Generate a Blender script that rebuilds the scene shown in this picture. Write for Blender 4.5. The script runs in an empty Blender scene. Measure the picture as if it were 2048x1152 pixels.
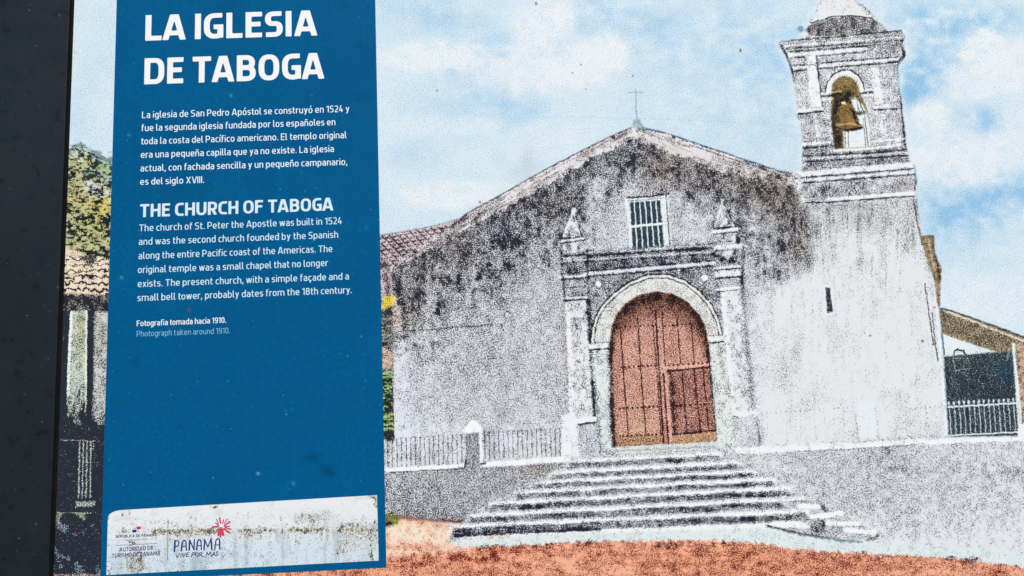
import bpy, math
import numpy as np
from mathutils import Matrix, Vector

# ------------------------------------------------------------------ camera, light, exposure
S = 0.0008                       # metres of sign per measured unit
F = 1550.0                       # focal length in picture units (picture 2048 wide)
R = np.array([[0.9988807030011408, 0.04240657929636568, -0.020952880573507006],
              [-0.0391704709300047, 0.9899161991321577, 0.1361307933674966],
              [0.026514437181811998, -0.13515768837962364, 0.9904692745829162]])
D = F * S
ZC = 1.55                        # height of the sign's middle above the ground

scene = bpy.context.scene
col = scene.collection


def p2w(v):                      # sign frame (right, down, into) -> world
    return Vector((v[0], v[2], -v[1]))


cam = bpy.data.cameras.new('camera')
cam.lens = 36.0 * F / 2048.0
cam.clip_start = 0.02
cam.clip_end = 500
camo = bpy.data.objects.new('camera', cam)
right, down, fwd = (p2w(R[i]) for i in range(3))
M = Matrix((right, -down, -fwd)).transposed().to_4x4()
M.translation = p2w(-D * R[2]) + Vector((0, 0, ZC))
camo.matrix_world = M
col.objects.link(camo)
scene.camera = camo

SUN_EL, SUN_AZ = 52.0, 28.0      # the sun stands behind the camera's right shoulder
world = bpy.data.worlds.new('World')
scene.world = world
world.use_nodes = True
wn = world.node_tree
sky = wn.nodes.new('ShaderNodeTexSky')
sky.sky_type = 'NISHITA'
sky.sun_disc = False
sky.sun_elevation = math.radians(SUN_EL)
sky.sun_rotation = math.radians(180 - SUN_AZ)
wn.links.new(sky.outputs[0], wn.nodes['Background'].inputs[0])
wn.nodes['Background'].inputs[1].default_value = 0.10
sun = bpy.data.lights.new('sun', 'SUN')
sun.energy = 2.6
sun.angle = math.radians(0.5)
sun.color = (1.0, 0.96, 0.90)
suno = bpy.data.objects.new('sun', sun)
e, a = math.radians(SUN_EL), math.radians(SUN_AZ)
tosun = Vector((math.sin(a) * math.cos(e), -math.cos(a) * math.cos(e), math.sin(e)))
suno.rotation_euler = tosun.to_track_quat('Z', 'Y').to_euler()
suno.location = (1.5, -3, 4)
col.objects.link(suno)
scene.view_settings.view_transform = 'Standard'
scene.view_settings.look = 'None'
scene.view_settings.gamma = 1
scene.view_settings.use_curve_mapping = False
scene.view_settings.exposure = 0.55
GAIN = np.array([1.0, 1.025, 1.07])  # display-linear value of a perfect white on this sign


def lin(c):
    c = np.asarray(c, float) / 255.0
    l = np.where(c <= 0.04045, c / 12.92, ((c + 0.055) / 1.055) ** 2.4)
    return np.clip(l / GAIN - 0.004, 0.0008, 0.92)


# ------------------------------------------------------------------ sign plane <-> measured points
def to_plane(p):                 # measured point -> (u, v) on the sign
    d = np.array([(p[0] - 1024) / F, (p[1] - 576) / F, 1.0])
    A = np.stack([R[:, 0], R[:, 1], -d], 1)
    return np.linalg.solve(A, -np.array([0, 0, 1.0]))[:2] * F


def from_plane(u, v):
    U, V = u / F, v / F
    x = R[0, 0] * U + R[0, 1] * V
    y = R[1, 0] * U + R[1, 1] * V
    z = R[2, 0] * U + R[2, 1] * V + 1.0
    return 1024 + F * x / z, 576 + F * y / z


def loc(u, v, out=0.0):          # sign coordinates -> local metres, out = towards the viewer
    return (u * S, -out, -v * S)


# ------------------------------------------------------------------ objects
def empty(name, parent=None):
    o = bpy.data.objects.new(name, None)
    o.empty_display_size = 0.1
    col.objects.link(o)
    o.parent = parent
    return o


def mesh_obj(name, verts, faces, mat, parent=None):
    me = bpy.data.meshes.new(name)
    me.from_pydata([tuple(v) for v in verts], [], faces)
    me.materials.append(mat)
    me.update()
    o = bpy.data.objects.new(name, me)
    col.objects.link(o)
    o.parent = parent
    return o


def box(name, x0, x1, y0, y1, z0, z1, mat, parent, bev=0.0):
    v = [(x, y, z) for x in (x0, x1) for y in (y0, y1) for z in (z0, z1)]
    f = [(0, 1, 3, 2), (4, 6, 7, 5), (0, 4, 5, 1), (2, 3, 7, 6), (0, 2, 6, 4), (1, 5, 7, 3)]
    o = mesh_obj(name, v, f, mat, parent)
    if bev:
        b = o.modifiers.new('bevel', 'BEVEL')
        b.width = bev
        b.segments = 3
    return o


def fast_mesh(name, verts, quads, mat, parent, paper=None, ink=None):
    me = bpy.data.meshes.new(name)
    n, q = len(verts), len(quads)
    me.vertices.add(n)
    me.vertices.foreach_set('co', np.ascontiguousarray(verts, np.float32).ravel())
    me.loops.add(q * 4)
    me.loops.foreach_set('vertex_index', np.ascontiguousarray(quads, np.int32).ravel())
    me.polygons.add(q)
    me.polygons.foreach_set('loop_start', np.arange(0, q * 4, 4, dtype=np.int32))
    if paper is not None:
        for nm, arr in (('paper', paper), ('ink', ink)):
            at = me.color_attributes.new(nm, 'FLOAT_COLOR', 'POINT')
            at.data.foreach_set('color', np.ascontiguousarray(arr, np.float32).ravel())
    me.materials.append(mat)
    me.update(calc_edges=True)
    me.validate()
    o = bpy.data.objects.new(name, me)
    col.objects.link(o)
    o.parent = parent
    return o


# ------------------------------------------------------------------ materials
class Nodes:
    def __init__(self, name):
        self.m = bpy.data.materials.new(name)
        self.m.use_nodes = True
        self.t = self.m.node_tree
        self.b = self.t.nodes['Principled BSDF']

    def n(self, kind, **kw):
        x = self.t.nodes.new(kind)
        for k, v in kw.items():
            setattr(x, k, v)
        return x

    def link(self, a, b):
        self.t.links.new(a, b)

    def noise(self, scale, detail=2.0, rough=0.5, dist=0.0, vec=None):
        x = self.n('ShaderNodeTexNoise')
        x.inputs['Scale'].default_value = scale
        x.inputs['Detail'].default_value = detail
        x.inputs['Roughness'].default_value = rough
        x.inputs['Distortion'].default_value = dist
        if vec is None:
            vec = self.coord()
        self.link(vec, x.inputs['Vector'])
        return x.outputs[0]

    def coord(self, scale=(1, 1, 1)):
        c = self.n('ShaderNodeTexCoord').outputs['Object']
        if scale != (1, 1, 1):
            mp = self.n('ShaderNodeMapping')
            mp.inputs['Scale'].default_value = scale
            self.link(c, mp.inputs['Vector'])
            return mp.outputs[0]
        return c

    def rng(self, x, a0, a1, b0=0.0, b1=1.0):
        r = self.n('ShaderNodeMapRange')
        self.link(x, r.inputs[0])
        for i, v in enumerate((a0, a1, b0, b1)):
            r.inputs[1 + i].default_value = v
        return r.outputs[0]

    def math(self, op, x, y):
        r = self.n('ShaderNodeMath', operation=op)
        for i, v in enumerate((x, y)):
            if isinstance(v, (int, float)):
                r.inputs[i].default_value = v
            else:
                self.link(v, r.inputs[i])
        return r.outputs[0]

    def mix(self, f, x, y):
        r = self.n('ShaderNodeMix', data_type='RGBA')
        for s, v in ((r.inputs[0], f), (r.inputs[6], x), (r.inputs[7], y)):
            if isinstance(v, (int, float)):
                s.default_value = v
            elif hasattr(v, 'default_value'):
                self.link(v, s)
            else:
                s.default_value = (*v, 1)
        return r.outputs[2]

    def surf(self, base, rough=0.5, spec=0.3):
        if hasattr(base, 'default_value'):
            self.link(base, self.b.inputs['Base Color'])
        else:
            self.b.inputs['Base Color'].default_value = (*base, 1)
        if hasattr(rough, 'default_value'):
            self.link(rough, self.b.inputs['Roughness'])
        else:
            self.b.inputs['Roughness'].default_value = rough
        self.b.inputs['Specular IOR Level'].default_value = spec
        return self.m

    def bump(self, h, strength, dist):
        bp = self.n('ShaderNodeBump')
        bp.inputs['Strength'].default_value = strength
        bp.inputs['Distance'].default_value = dist
        self.link(h, bp.inputs['Height'])
        self.link(bp.outputs[0], self.b.inputs['Normal'])


SIG = 0.115                      # spread of the grain noise


def print_material(name, grain, soft=0.05, flecks=0.0, rough=0.55, spec=0.12):
    g = Nodes(name)
    pa = g.n('ShaderNodeAttribute', attribute_name='paper')
    ia = g.n('ShaderNodeAttribute', attribute_name='ink')
    nz = g.noise(grain, 1.0, 0.55, 0.35)
    m = g.math('SUBTRACT', pa.outputs['Alpha'], nz)
    m = g.rng(m, -soft, soft)
    c = g.mix(m, pa.outputs['Color'], ia.outputs['Color'])
    fine = g.rng(g.noise(grain * 2.3, 2.0, 0.6), 0.3, 0.7, 0.965, 1.03)
    mm = g.n('ShaderNodeVectorMath', operation='SCALE')
    g.link(c, mm.inputs[0])
    g.link(fine, mm.inputs['Scale'])
    c = mm.outputs[0]
    if flecks:
        f = g.rng(g.noise(230, 1.0, 0.5), 0.755, 0.785, 0.0, flecks)
        c = g.mix(f, c, (0.33, 0.42, 0.5))
    r = g.rng(g.noise(6, 3.0), 0.3, 0.7, rough - 0.06, rough + 0.08)
    return g.surf(c, r, spec)


M_PRINT = print_material('printed_photo_paper', 570, 0.088)
M_BLUE = print_material('blue_vinyl', 160, 0.3, 0.4, 0.6, 0.03)
M_STICK = print_material('white_vinyl', 620, 0.09)


def ink_mat(name, rgb):
    g = Nodes(name)
    l = lin(rgb)
    n = g.rng(g.noise(90, 3.0), 0.35, 0.7, 0.0, 0.10)
    return g.surf(g.mix(n, tuple(l), tuple(l * 0.8)), 0.5, 0.25)


def post_material():
    g = Nodes('dark_slate_paint')
    n1 = g.noise(28, 4.0, 0.55, 0.2)
    n2 = g.noise(7, 3.0, 0.6)
    spots = g.rng(g.noise(42, 3.0, 0.6, 0.4, g.coord((1, 1, 1.0))), 0.59, 0.67, 0.0, 0.75)
    base = g.mix(g.rng(n2, 0.3, 0.7), tuple(lin((23, 30, 36))), tuple(lin((29, 36, 41))))
    base = g.mix(spots, base, tuple(lin((14, 18, 24))))
    dust = g.rng(g.noise(160, 3.0, 0.65), 0.69, 0.76, 0.0, 0.55)
    base = g.mix(dust, base, tuple(lin((120, 125, 125))))
    fine = g.rng(g.noise(700, 2.0), 0.35, 0.65, 0.93, 1.07)
    mm = g.n('ShaderNodeVectorMath', operation='SCALE')
    g.link(base, mm.inputs[0])
    g.link(fine, mm.inputs['Scale'])
    m = g.surf(mm.outputs[0], g.rng(n1, 0.3, 0.7, 0.42, 0.62), 0.3)
    g.bump(g.noise(900, 2.0), 0.08, 0.0004)
    return m


M_POST = post_material()


def board_material():
    g = Nodes('black_board_edge')
    n = g.rng(g.noise(40, 3.0), 0.35, 0.7)
    return g.surf(g.mix(n, (0.004, 0.003, 0.002), (0.010, 0.008, 0.004)), 0.8, 0.15)


M_BOARD = board_material()

# ------------------------------------------------------------------ noise for the artwork
_rng = np.random.default_rng(11)
_TAB = _rng.random((256, 256))


def vnoise(x, y):
    xi = np.floor(x).astype(np.int64)
    yi = np.floor(y).astype(np.int64)
    fx, fy = x - xi, y - yi
    fx = fx * fx * (3 - 2 * fx)
    fy = fy * fy * (3 - 2 * fy)
    a = _TAB[xi & 255, yi & 255]
    b = _TAB[(xi + 1) & 255, yi & 255]
    c = _TAB[xi & 255, (yi + 1) & 255]
    d = _TAB[(xi + 1) & 255, (yi + 1) & 255]
    return (a * (1 - fx) + b * fx) * (1 - fy) + (c * (1 - fx) + d * fx) * fy


def fbm(x, y, sx, sy, seed, octaves=3, rough=0.5):
    s, amp, tot = 0.0, 1.0, 0.0
    for k in range(octaves):
        s = s + amp * (vnoise(x / sx * 2 ** k + seed * 17.3 + k * 5.1, y / sy * 2 ** k + seed * 9.7) - 0.5)
        tot += amp * amp
        amp *= rough
    return s / (0.25 * math.sqrt(tot))            # roughly unit spread


# ------------------------------------------------------------------ the printing: tone + paper + ink at every point of the sheet
class Sheet:
    def __init__(self, u0, u1, v0, v1, step, jit=0.45):
        self.nu = int(round((u1 - u0) / step)) + 1
        self.nv = int(round((v1 - v0) / step)) + 1
        U, V = np.meshgrid(np.linspace(u0, u1, self.nu), np.linspace(v0, v1, self.nv))
        self.U, self.V = U.ravel(), V.ravel()
        X, Y = from_plane(self.U, self.V)
        self.x, self.y = X, Y
        self.X = X + jit * fbm(X, Y, 6, 6, 1, 2)
        self.Y = Y + jit * fbm(X, Y, 6, 6, 2, 2)
        n = X.size
        self.T = np.zeros(n)
        self.P = np.ones((n, 3)) * 235.0
        self.K = np.zeros((n, 3))
        self.A = np.zeros(n)
        self.REG = np.zeros(n, np.int16)

    def _bb(self, x0, x1, y0, y1):
        return np.nonzero((self.X > x0) & (self.X < x1) & (self.Y > y0) & (self.Y < y1))[0]

    def poly(self, pts, soft=1.5):
        p = np.asarray(pts, float)
        m = soft + 1
        i = self._bb(p[:, 0].min() - m, p[:, 0].max() + m, p[:, 1].min() - m, p[:, 1].max() + m)
        x, y = self.X[i], self.Y[i]
        ins = np.zeros(i.size, bool)
        d2 = np.full(i.size, 1e12)
        for k in range(len(p)):
            ax, ay = p[k - 1]
            bx, by = p[k]
            ex, ey = bx - ax, by - ay
            t = np.clip(((x - ax) * ex + (y - ay) * ey) / (ex * ex + ey * ey + 1e-12), 0, 1)
            d2 = np.minimum(d2, (x - ax - t * ex) ** 2 + (y - ay - t * ey) ** 2)
            if ay != by:
                c = (ay > y) != (by > y)
                ins ^= c & (x < ex * (y - ay) / ey + ax)
        d = np.sqrt(d2)
        sd = np.where(ins, d, -d)
        return i, np.clip(sd / soft * 0.5 + 0.5, 0, 1)

    def line(self, pts, w, soft=1.2):
        p = np.asarray(pts, float)
        h = w / 2 + 0.3
        m = h + soft + 1
        i = self._bb(p[:, 0].min() - m, p[:, 0].max() + m, p[:, 1].min() - m, p[:, 1].max() + m)
        x, y = self.X[i], self.Y[i]
        d2 = np.full(i.size, 1e12)
        for k in range(1, len(p)):
            ax, ay = p[k - 1]
            ex, ey = p[k] - p[k - 1]
            t = np.clip(((x - ax) * ex + (y - ay) * ey) / (ex * ex + ey * ey + 1e-12), 0, 1)
            d2 = np.minimum(d2, (x - ax - t * ex) ** 2 + (y - ay - t * ey) ** 2)
        return i, np.clip((h - np.sqrt(d2)) / soft + 0.5, 0, 1), 1

    def blob(self, cx, cy, rx, ry, power=1.0):
        i = self._bb(cx - 2.6 * rx, cx + 2.6 * rx, cy - 2.6 * ry, cy + 2.6 * ry)
        q = ((self.X[i] - cx) / rx) ** 2 + ((self.Y[i] - cy) / ry) ** 2
        return i, np.exp(-q ** power)

    def rough(self, amp=0.0, scale=6.0):
        if not hasattr(self, 'X0'):
            self.X0, self.Y0 = self.X, self.Y
        if amp:
            self.X = self.X0 + amp * fbm(self.X0, self.Y0, scale, scale, 71, 3, .6)
            self.Y = self.Y0 + amp * fbm(self.X0, self.Y0, scale, scale, 72, 3, .6)
        else:
            self.X, self.Y = self.X0, self.Y0

    def put(self, im, tone=None, paper=None, ink=None, patch=None, reg=None, a=1.0):
        i, m = im[:2]
        if len(im) == 3 and tone is not None:         # drawn lines print solid
            if tone > .7:
                tone, a = 1.02 - (1 - tone) * .2, a ** .55
            elif tone < .12:
                tone, a = tone * .3, a ** .7
        m = m * a
        if tone is not None:
            self.T[i] += (tone - self.T[i]) * m
        if patch is not None:
            self.A[i] += (patch - self.A[i]) * m
        if paper is not None:
            self.P[i] += (np.asarray(paper, float) - self.P[i]) * m[:, None]
        if ink is not None:
            self.K[i] += (np.asarray(ink, float) - self.K[i]) * m[:, None]
        if reg is not None:
            self.REG[i[m > 0.5]] = reg

    def add(self, im, dt):
        i, m = im[:2]
        self.T[i] += dt * m

    def alpha(self):
        t = np.clip(self.T, 0.004, 0.996)
        return 0.5 + SIG * np.log(t / (1 - t)) / 1.65

    def quads(self):
        r = np.arange(self.nv - 1)[:, None] * self.nu + np.arange(self.nu - 1)[None, :]
        r = r.ravel()
        # counter-clockwise seen from the viewer
        return np.stack([r, r + self.nu, r + self.nu + 1, r + 1], 1)

    def attrs(self):
        n = self.T.size
        paper = np.empty((n, 4))
        paper[:, :3] = lin(self.P)
        paper[:, 3] = self.alpha()
        ink = np.ones((n, 4))
        ink[:, :3] = lin(self.K)
        return paper, ink


WHITE = (238, 240, 245)
LILAC = (226, 230, 238)
INK = (38, 38, 52)


def paint_photo(s):
    X, Y = s.X, s.Y
    # ---- sky
    base = np.array([222, 236, 243.])
    s.P[:] = base
    s.K[:] = (150, 198, 234)
    s.T[:] = 0.12 + 0.05 * fbm(X, Y, 90, 70, 3, 4)
    blues = [(850, 20, 110, 40, .5), (885, 35, 40, 30, .2), (945, 75, 60, 45, .45), (1015, 95, 60, 30, .4), (1205, 25, 55, 36, .75),
             (1300, 50, 80, 60, .4), (1115, 92, 50, 16, .5), (1145, 60, 40, 14, .35), (965, 205, 105, 45, .55), (930, 145, 45, 20, .35),
             (820, 315, 55, 30, .5), (1045, 225, 60, 40, .35), (1430, 100, 150, 110, .32), (1490, 45, 110, 60, .35), (1530, 150, 90, 90, .4),
             (1400, 230, 160, 70, .22), (1545, 290, 60, 50, .3), (1832, 165, 42, 46, 1.0), (1815, 190, 30, 20, .5), (1880, 105, 60, 55, .6),
             (1910, 45, 120, 40, .55), (1990, 30, 80, 30, .3), (1790, 30, 60, 40, .4), (1975, 245, 45, 22, .7), (1950, 225, 40, 20, .3), (2010, 385, 130, 45, .6),
             (1900, 430, 70, 45, .6), (1960, 420, 90, 50, .35), (1940, 520, 90, 40, .15), (175, 165, 40, 40, .35), (205, 60, 40, 80, .15), (150, 240, 25, 40, .25),
             (1650, 60, 60, 80, .3), (1590, 180, 50, 80, .35)]
    for bx, by, rx, ry, k in blues:
        i, m = s.blob(bx, by, rx, ry)
        m = m * np.clip(1 + 0.5 * fbm(X[i], Y[i], 26, 20, 4, 3), 0, 2)
        s.T[i] += k * (.9 if bx > 1760 else .5) * m
    clouds = [(870, 112, 120, 34, .9), (1085, 50, 62, 50, .9), (1055, 140, 120, 55, .8), (1175, 130, 70, 50, .9), (1218, 105, 40, 42, 1.0),
              (1130, 30, 20, 28, .8), (880, 250, 120, 22, .4), (920, 390, 140, 30, .8), (1100, 280, 90, 40, .4), (1965, 100, 55, 48, 1.0), (1940, 165, 60, 40, .7), (2030, 130, 60, 60, .9),
              (1860, 230, 40, 40, .9), (1920, 320, 110, 60, .8), (2040, 260, 60, 60, .6), (1900, 590, 70, 60, .5), (2000, 600, 70, 50, .5)]
    for bx, by, rx, ry, k in clouds:
        i, m = s.blob(bx, by, rx, ry, 2.2)
        m = np.clip(m * (1 + 0.3 * fbm(X[i], Y[i], 18, 16, 6, 3)), 0, 1)
        s.put((i, m), tone=0.02, paper=(239, 242, 244), a=k)
    # smudges on the sheet over the sky
    for bx, by, rx, ry, k in [(1055, 325, 16, 30, .35), (1000, 320, 12, 14, .2), (1035, 345, 20, 20, .2), (1010, 160, 14, 20, .1), (1310, 40, 30, 20, .15)]:
        s.put(s.blob(bx, by, rx, ry), paper=(190, 196, 186), a=k)

    # ---- strip at the left: tree, tiled house, posts
    s.rough(4.5, 12)
    s.put(s.poly([(100, 1000), (136, 300), (150, 288), (165, 290), (186, 302), (205, 318), (240, 330), (235, 1000)], 4), tone=.58, paper=(196, 196, 144), ink=(30, 40, 40), patch=.12, reg=9)
    s.put(s.poly([(100, 330), (136, 290), (160, 285), (200, 305), (240, 325), (240, 345), (190, 322), (160, 298)], 4), tone=.6, paper=(186, 206, 200), ink=(48, 70, 84), patch=.1)
    s.put(s.blob(158, 312, 16, 9), tone=.08, paper=(225, 232, 235), a=.9)
    s.put(s.poly([(160, 362), (190, 366), (226, 384), (226, 402), (196, 392), (168, 380)], 8), tone=.16, paper=(226, 232, 232), a=.9)
    s.put(s.poly([(176, 398), (230, 396), (230, 425), (205, 412)], 8), tone=.14, paper=(216, 226, 196), a=.7)
    s.put(s.line([(180, 345), (205, 352), (226, 366)], 9, 8), tone=.72, paper=(170, 190, 190), ink=(44, 62, 76), a=.6)
    s.put(s.blob(205, 335, 20, 12), tone=.55, paper=(150, 190, 140), ink=(50, 80, 60), a=.8)
    s.put(s.blob(150, 390, 16, 22), tone=.55, paper=(206, 184, 120), a=.6)
    s.put(s.blob(200, 420, 26, 22), tone=.45, paper=(222, 200, 100), a=.8)
    s.put(s.blob(150, 470, 20, 20), tone=.68, a=.8)
    s.put(s.blob(185, 450, 30, 20), tone=.66, paper=(200, 200, 120), a=.7)
    s.rough()
    s.REG[s.REG == 9] = 0
    tr = s.poly([(100, 515), (136, 302), (150, 290), (165, 292), (186, 304), (205, 320), (240, 330), (235, 530)], 3)
    s.REG[tr[0][tr[1] > .5]] = 9
    # tiled roof of the house
    s.put(s.poly([(100, 500), (133, 498), (150, 500), (172, 512), (196, 512), (240, 522), (240, 640), (100, 640)], 2), tone=.12, paper=(244, 226, 200), ink=(40, 40, 52), patch=.10, reg=10)
    s.rough(1.8, 7)
    for r in range(7):
        yb = 516 + r * 12.5
        w = 1.4 + 0.4 * r
        for k in range(-1, 8):
            x0 = 118 + k * 19 + (r % 2) * 9 + 3 * math.sin(r * 3 + k * 5)
            yy = yb + 2.0 * math.sin(k * 7 + r)
            s.put(s.line([(x0, yy + 3.5), (x0 + 6, yy - 1), (x0 + 12, yy), (x0 + 20, yy + 4)], w, 2), tone=.95)
    s.rough()
    s.put(s.poly([(160, 512), (180, 508), (196, 512), (190, 526), (172, 530)], 3), tone=.9)
    s.put(s.poly([(100, 586), (240, 594), (240, 640), (100, 640)], 5), tone=.93, paper=(190, 180, 170), patch=.15)
    # wall and posts under the eaves
    s.put(s.poly([(90, 618), (240, 622), (240, 1010), (90, 1010)], 3), tone=.985, paper=(200, 205, 200), ink=(42, 46, 56), patch=.02, reg=10)
    s.put(s.poly([(143, 622), (174, 622), (172, 768), (171, 850), (133, 850), (135, 768)], 2), tone=.34, paper=(212, 222, 210), patch=.16)
    s.put(s.poly([(190, 624), (240, 624), (240, 850), (184, 850), (187, 768)], 3), tone=.36, paper=(212, 216, 212), patch=.16)
    s.put(s.blob(160, 660, 10, 50), tone=.4, paper=(206, 206, 160), a=.8)
    s.put(s.blob(202, 670, 10, 40), tone=.42, paper=(206, 206, 190), a=.8)
    s.put(s.line([(143, 625), (139, 700), (136, 790)], 5, 2), tone=.02, paper=(235, 245, 240))
    s.put(s.line([(173, 622), (172, 700), (171, 830)], 3, 2), tone=.05, paper=(230, 240, 225))
    i = s._bb(125, 240, 770, 870)
    k = np.clip((Y[i] - 775 + 12 * fbm(X[i], Y[i], 9, 14, 8, 2) - 0.5 * np.abs(X[i] - 165)) / 75, 0, 1)
    s.put((i, k), tone=.985)
    i = s._bb(90, 240, 850, 1300)
    s.put((i, np.ones(i.size)), tone=.975, ink=(42, 47, 58), reg=10)
    for xx in (158, 165.5, 173, 181):
        s.put(s.line([(xx + 1, 884), (xx, 940), (xx - 1, 996)], 2.2, 1.5), tone=.25, paper=(205, 212, 205), a=.85)
    s.put(s.line([(122, 880), (190, 882)], 1.6, 1.5), tone=.4, paper=(190, 195, 190), a=.7)
    s.put(s.line([(188, 884), (186, 900), (181, 902)], 1.6, 1.5), tone=.4, paper=(190, 195, 190), a=.7)
    s.put(s.poly([(153, 1004), (190, 1003), (190, 1011), (152, 1014)], 2.5), tone=.35, paper=(200, 205, 200), a=.9)
    i = s._bb(90, 240, 1024, 1300)
    t = fbm(X[i], Y[i], 16, 16, 9, 3)
    up = np.clip(1 - (Y[i] - 1030) / 40, 0, 1)
    s.put((i, np.clip(0.8 * t - 0.1, 0, 1) * up), tone=.45, paper=(190, 190, 160))
    s.put((i, np.clip(0.8 * t - 0.35, 0, 1) * (1 - up)), tone=.45, paper=(84, 132, 158))

    # ---- ground
    s.put(s.poly([(700, 1040), (772, 1046), (800, 1036), (860, 1044), (960, 1060), (2300, 1060), (2300, 1500), (60, 1500), (60, 1150), (420, 1150), (700, 1120)], 3), tone=.41, paper=(248, 174, 140), ink=(116, 40, 34), patch=.14, reg=8)
    s.put(s.poly([(770, 1046), (800, 1038), (860, 1046), (930, 1058), (990, 1062), (940, 1090), (930, 1102), (860, 1106), (770, 1112)], 9), tone=.2, paper=(245, 226, 204), ink=(222, 136, 104), patch=.2)
    s.put(s.blob(840, 1094, 70, 8), tone=.30, paper=(236, 180, 150), ink=(140, 60, 50), a=.9)
    s.put(s.poly([(772, 1112), (860, 1106), (940, 1098), (1040, 1096), (1040, 1116), (900, 1130), (772, 1132)], 8), tone=.62, patch=.22, a=.85)
    s.put(s.blob(870, 1030, 90, 6), tone=.6, paper=(226, 180, 160), ink=(80, 46, 50), a=.7)
    for bx, by, rx, ry, k in [(1130, 1130, 80, 16, .7), (1230, 1148, 90, 16, .6), (1820, 1150, 170, 16, .7), (1900, 1120, 140, 14, .4), (1250, 1100, 60, 7, .4), (700, 1170, 300, 20, .7)]:
        s.put(s.blob(bx, by, rx, ry), tone=.2, paper=(240, 182, 152), a=k)
    s.add(s.blob(1640, 1140, 160, 30), .10)
    s.add(s.blob(1450, 1110, 120, 20), .06)

    i = s._bb(60, 2300, 1085, 1500)
    gm = s.REG[i] == 8
    s.T[i] += gm * (.13 * fbm(X[i], Y[i], 26, 9, 81, 4, .7) + .10 * np.clip(fbm(X[i], Y[i], 8, 4, 82, 2) - .8, 0, 2))
    # ---- things beyond the facade's left edge
    s.put(s.poly([(700, 520), (778, 520), (788, 640), (792, 900), (792, 940), (700, 940)], 2), tone=.86, paper=(205, 205, 195), ink=(40, 42, 48), patch=.12, reg=13)
    s.put(s.poly([(700, 690), (768, 694), (786, 708), (786, 738), (700, 738)], 2), tone=.4, paper=(225, 200, 185), ink=(90, 50, 50))
    s.put(s.poly([(700, 742), (784, 742), (788, 860), (700, 860)], 3), tone=.55, paper=(170, 195, 130), ink=(34, 48, 40), patch=.15, reg=12)
    s.put(s.blob(790, 755, 9, 13), tone=.2, paper=(200, 215, 200), a=.9)
    for xx in (771, 776, 781):
        s.put(s.line([(xx, 800), (xx + 1, 868)], 1.6, 1.3), tone=.97, ink=(34, 40, 40))
    for yy in (640, 655, 672, 684):
        s.put(s.line([(755, yy), (784, yy - 3)], 2, 2), tone=.3, a=.6)
    s.put(s.poly([(700, 884), (775, 880), (792, 884), (800, 900), (800, 940), (700, 940)], 4), ink=(40, 42, 52), tone=.15, paper=(225, 232, 235), a=.9)

    # ---- tiled roof side and facade
    s.put(s.poly([(700, 475), (760, 470), (800, 463), (850, 455), (890, 446), (915, 438), (900, 500), (850, 512), (800, 530), (788, 600), (700, 600)], 2), tone=.24, paper=(222, 206, 210), ink=(62, 50, 62), patch=.12, reg=1)
    for r in range(8):
        for k in range(12):
            x0 = 750 + k * 14 + (r % 2) * 7
            y0 = 474 + r * 8 - (x0 - 760) * 0.17
            if y0 < 530 - (x0 - 780) * 0.30:
                s.put(s.line([(x0, y0), (x0 + 5, y0 + 4), (x0 + 12, y0 + 2)], 2.6, 2), tone=.82, a=.85)
    s.put(s.line([(760, 471), (850, 456), (915, 438)], 2.5, 2), tone=.7, a=.7)
    s.put(s.poly([(700, 520), (778, 515), (782, 600), (700, 600)], 3), tone=.72, a=.8, patch=.25)
    sil = [(783, 540), (800, 520), (850, 490), (900, 455), (930, 430), (960, 412), (1000, 391), (1060, 356), (1120, 324), (1180, 293), (1240, 264),
           (1262, 256), (1282, 256), (1300, 258), (1330, 265), (1380, 282), (1440, 302), (1500, 322), (1560, 342), (1620, 352), (1700, 360), (1830, 370),
           (1842, 460), (1860, 540), (1871, 605), (1880, 690), (1890, 780), (1897, 880), (1897, 930), (790, 945), (787, 760), (786, 640)]
    s.put(s.poly(sil, 1.6), tone=.42, paper=LILAC, ink=INK, patch=.16, reg=1)
    # tone by height under the gable
    low = np.array([(780, 535), (800, 530), (840, 510), (880, 492), (940, 452), (1000, 421), (1050, 393), (1100, 366), (1150, 337), (1215, 301), (1272, 276),
                    (1300, 288), (1340, 303), (1390, 321), (1440, 341), (1500, 352), (1560, 368), (1600, 372), (1640, 420)])
    inside = s.poly(sil, 1.6)
    i, m = inside
    sel = (m > .5) & (X[i] < 1640)
    i = i[sel]
    x, y = X[i], Y[i]
    d = y - np.interp(x, low[:, 0], low[:, 1])
    blot = fbm(x, y, 24, 26, 12, 4, .7)
    streak = fbm(x, y, 9, 70, 13, 3)
    depth = np.interp(x, [780, 840, 900, 1000, 1100, 1180, 1260, 1340, 1440, 1520, 1600, 1640], [120, 165, 130, 130, 120, 100, 85, 80, 95, 150, 160, 130])
    dd = d / depth + 0.17 * blot + 0.20 * streak
    t = np.interp(dd, [-.2, .15, .55, .95, 1.3, 2.2], [.80, .79, .74, .60, .44, .34])
    lowt = np.interp(x, [780, 830, 900, 1100, 1180, 1500, 1530, 1640], [.18, .28, .36, .38, .34, .32, .16, .10])
    lowt = lowt * np.interp(y, [760, 860, 930], [1.0, .72, .5]) + .05 * fbm(x, y, 30, 60, 19, 3, .6)
    t = np.where(dd > 1.0, t * np.interp(dd, [1.0, 2.0], [1.0, 0.0]) + lowt * np.interp(dd, [1.0, 2.0], [0.0, 1.0]), t)
    s.T[i] = t
    s.A[i] = np.interp(dd, [0, .8, 1.6], [.10, .17, .08])
    s.T[i] += np.interp(dd, [0, .8, 1.8], [.03, .08, .03]) * fbm(x, y, 22, 28, 17, 3, .6)
    # pale verge band along the gable
    verge = [(783, 540)] + sil[1:20] + [(1600, 352), (1600, 372), (1560, 366)] + [tuple(q) for q in low[15:0:-1]]
    s.rough(3.0, 8)
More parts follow.
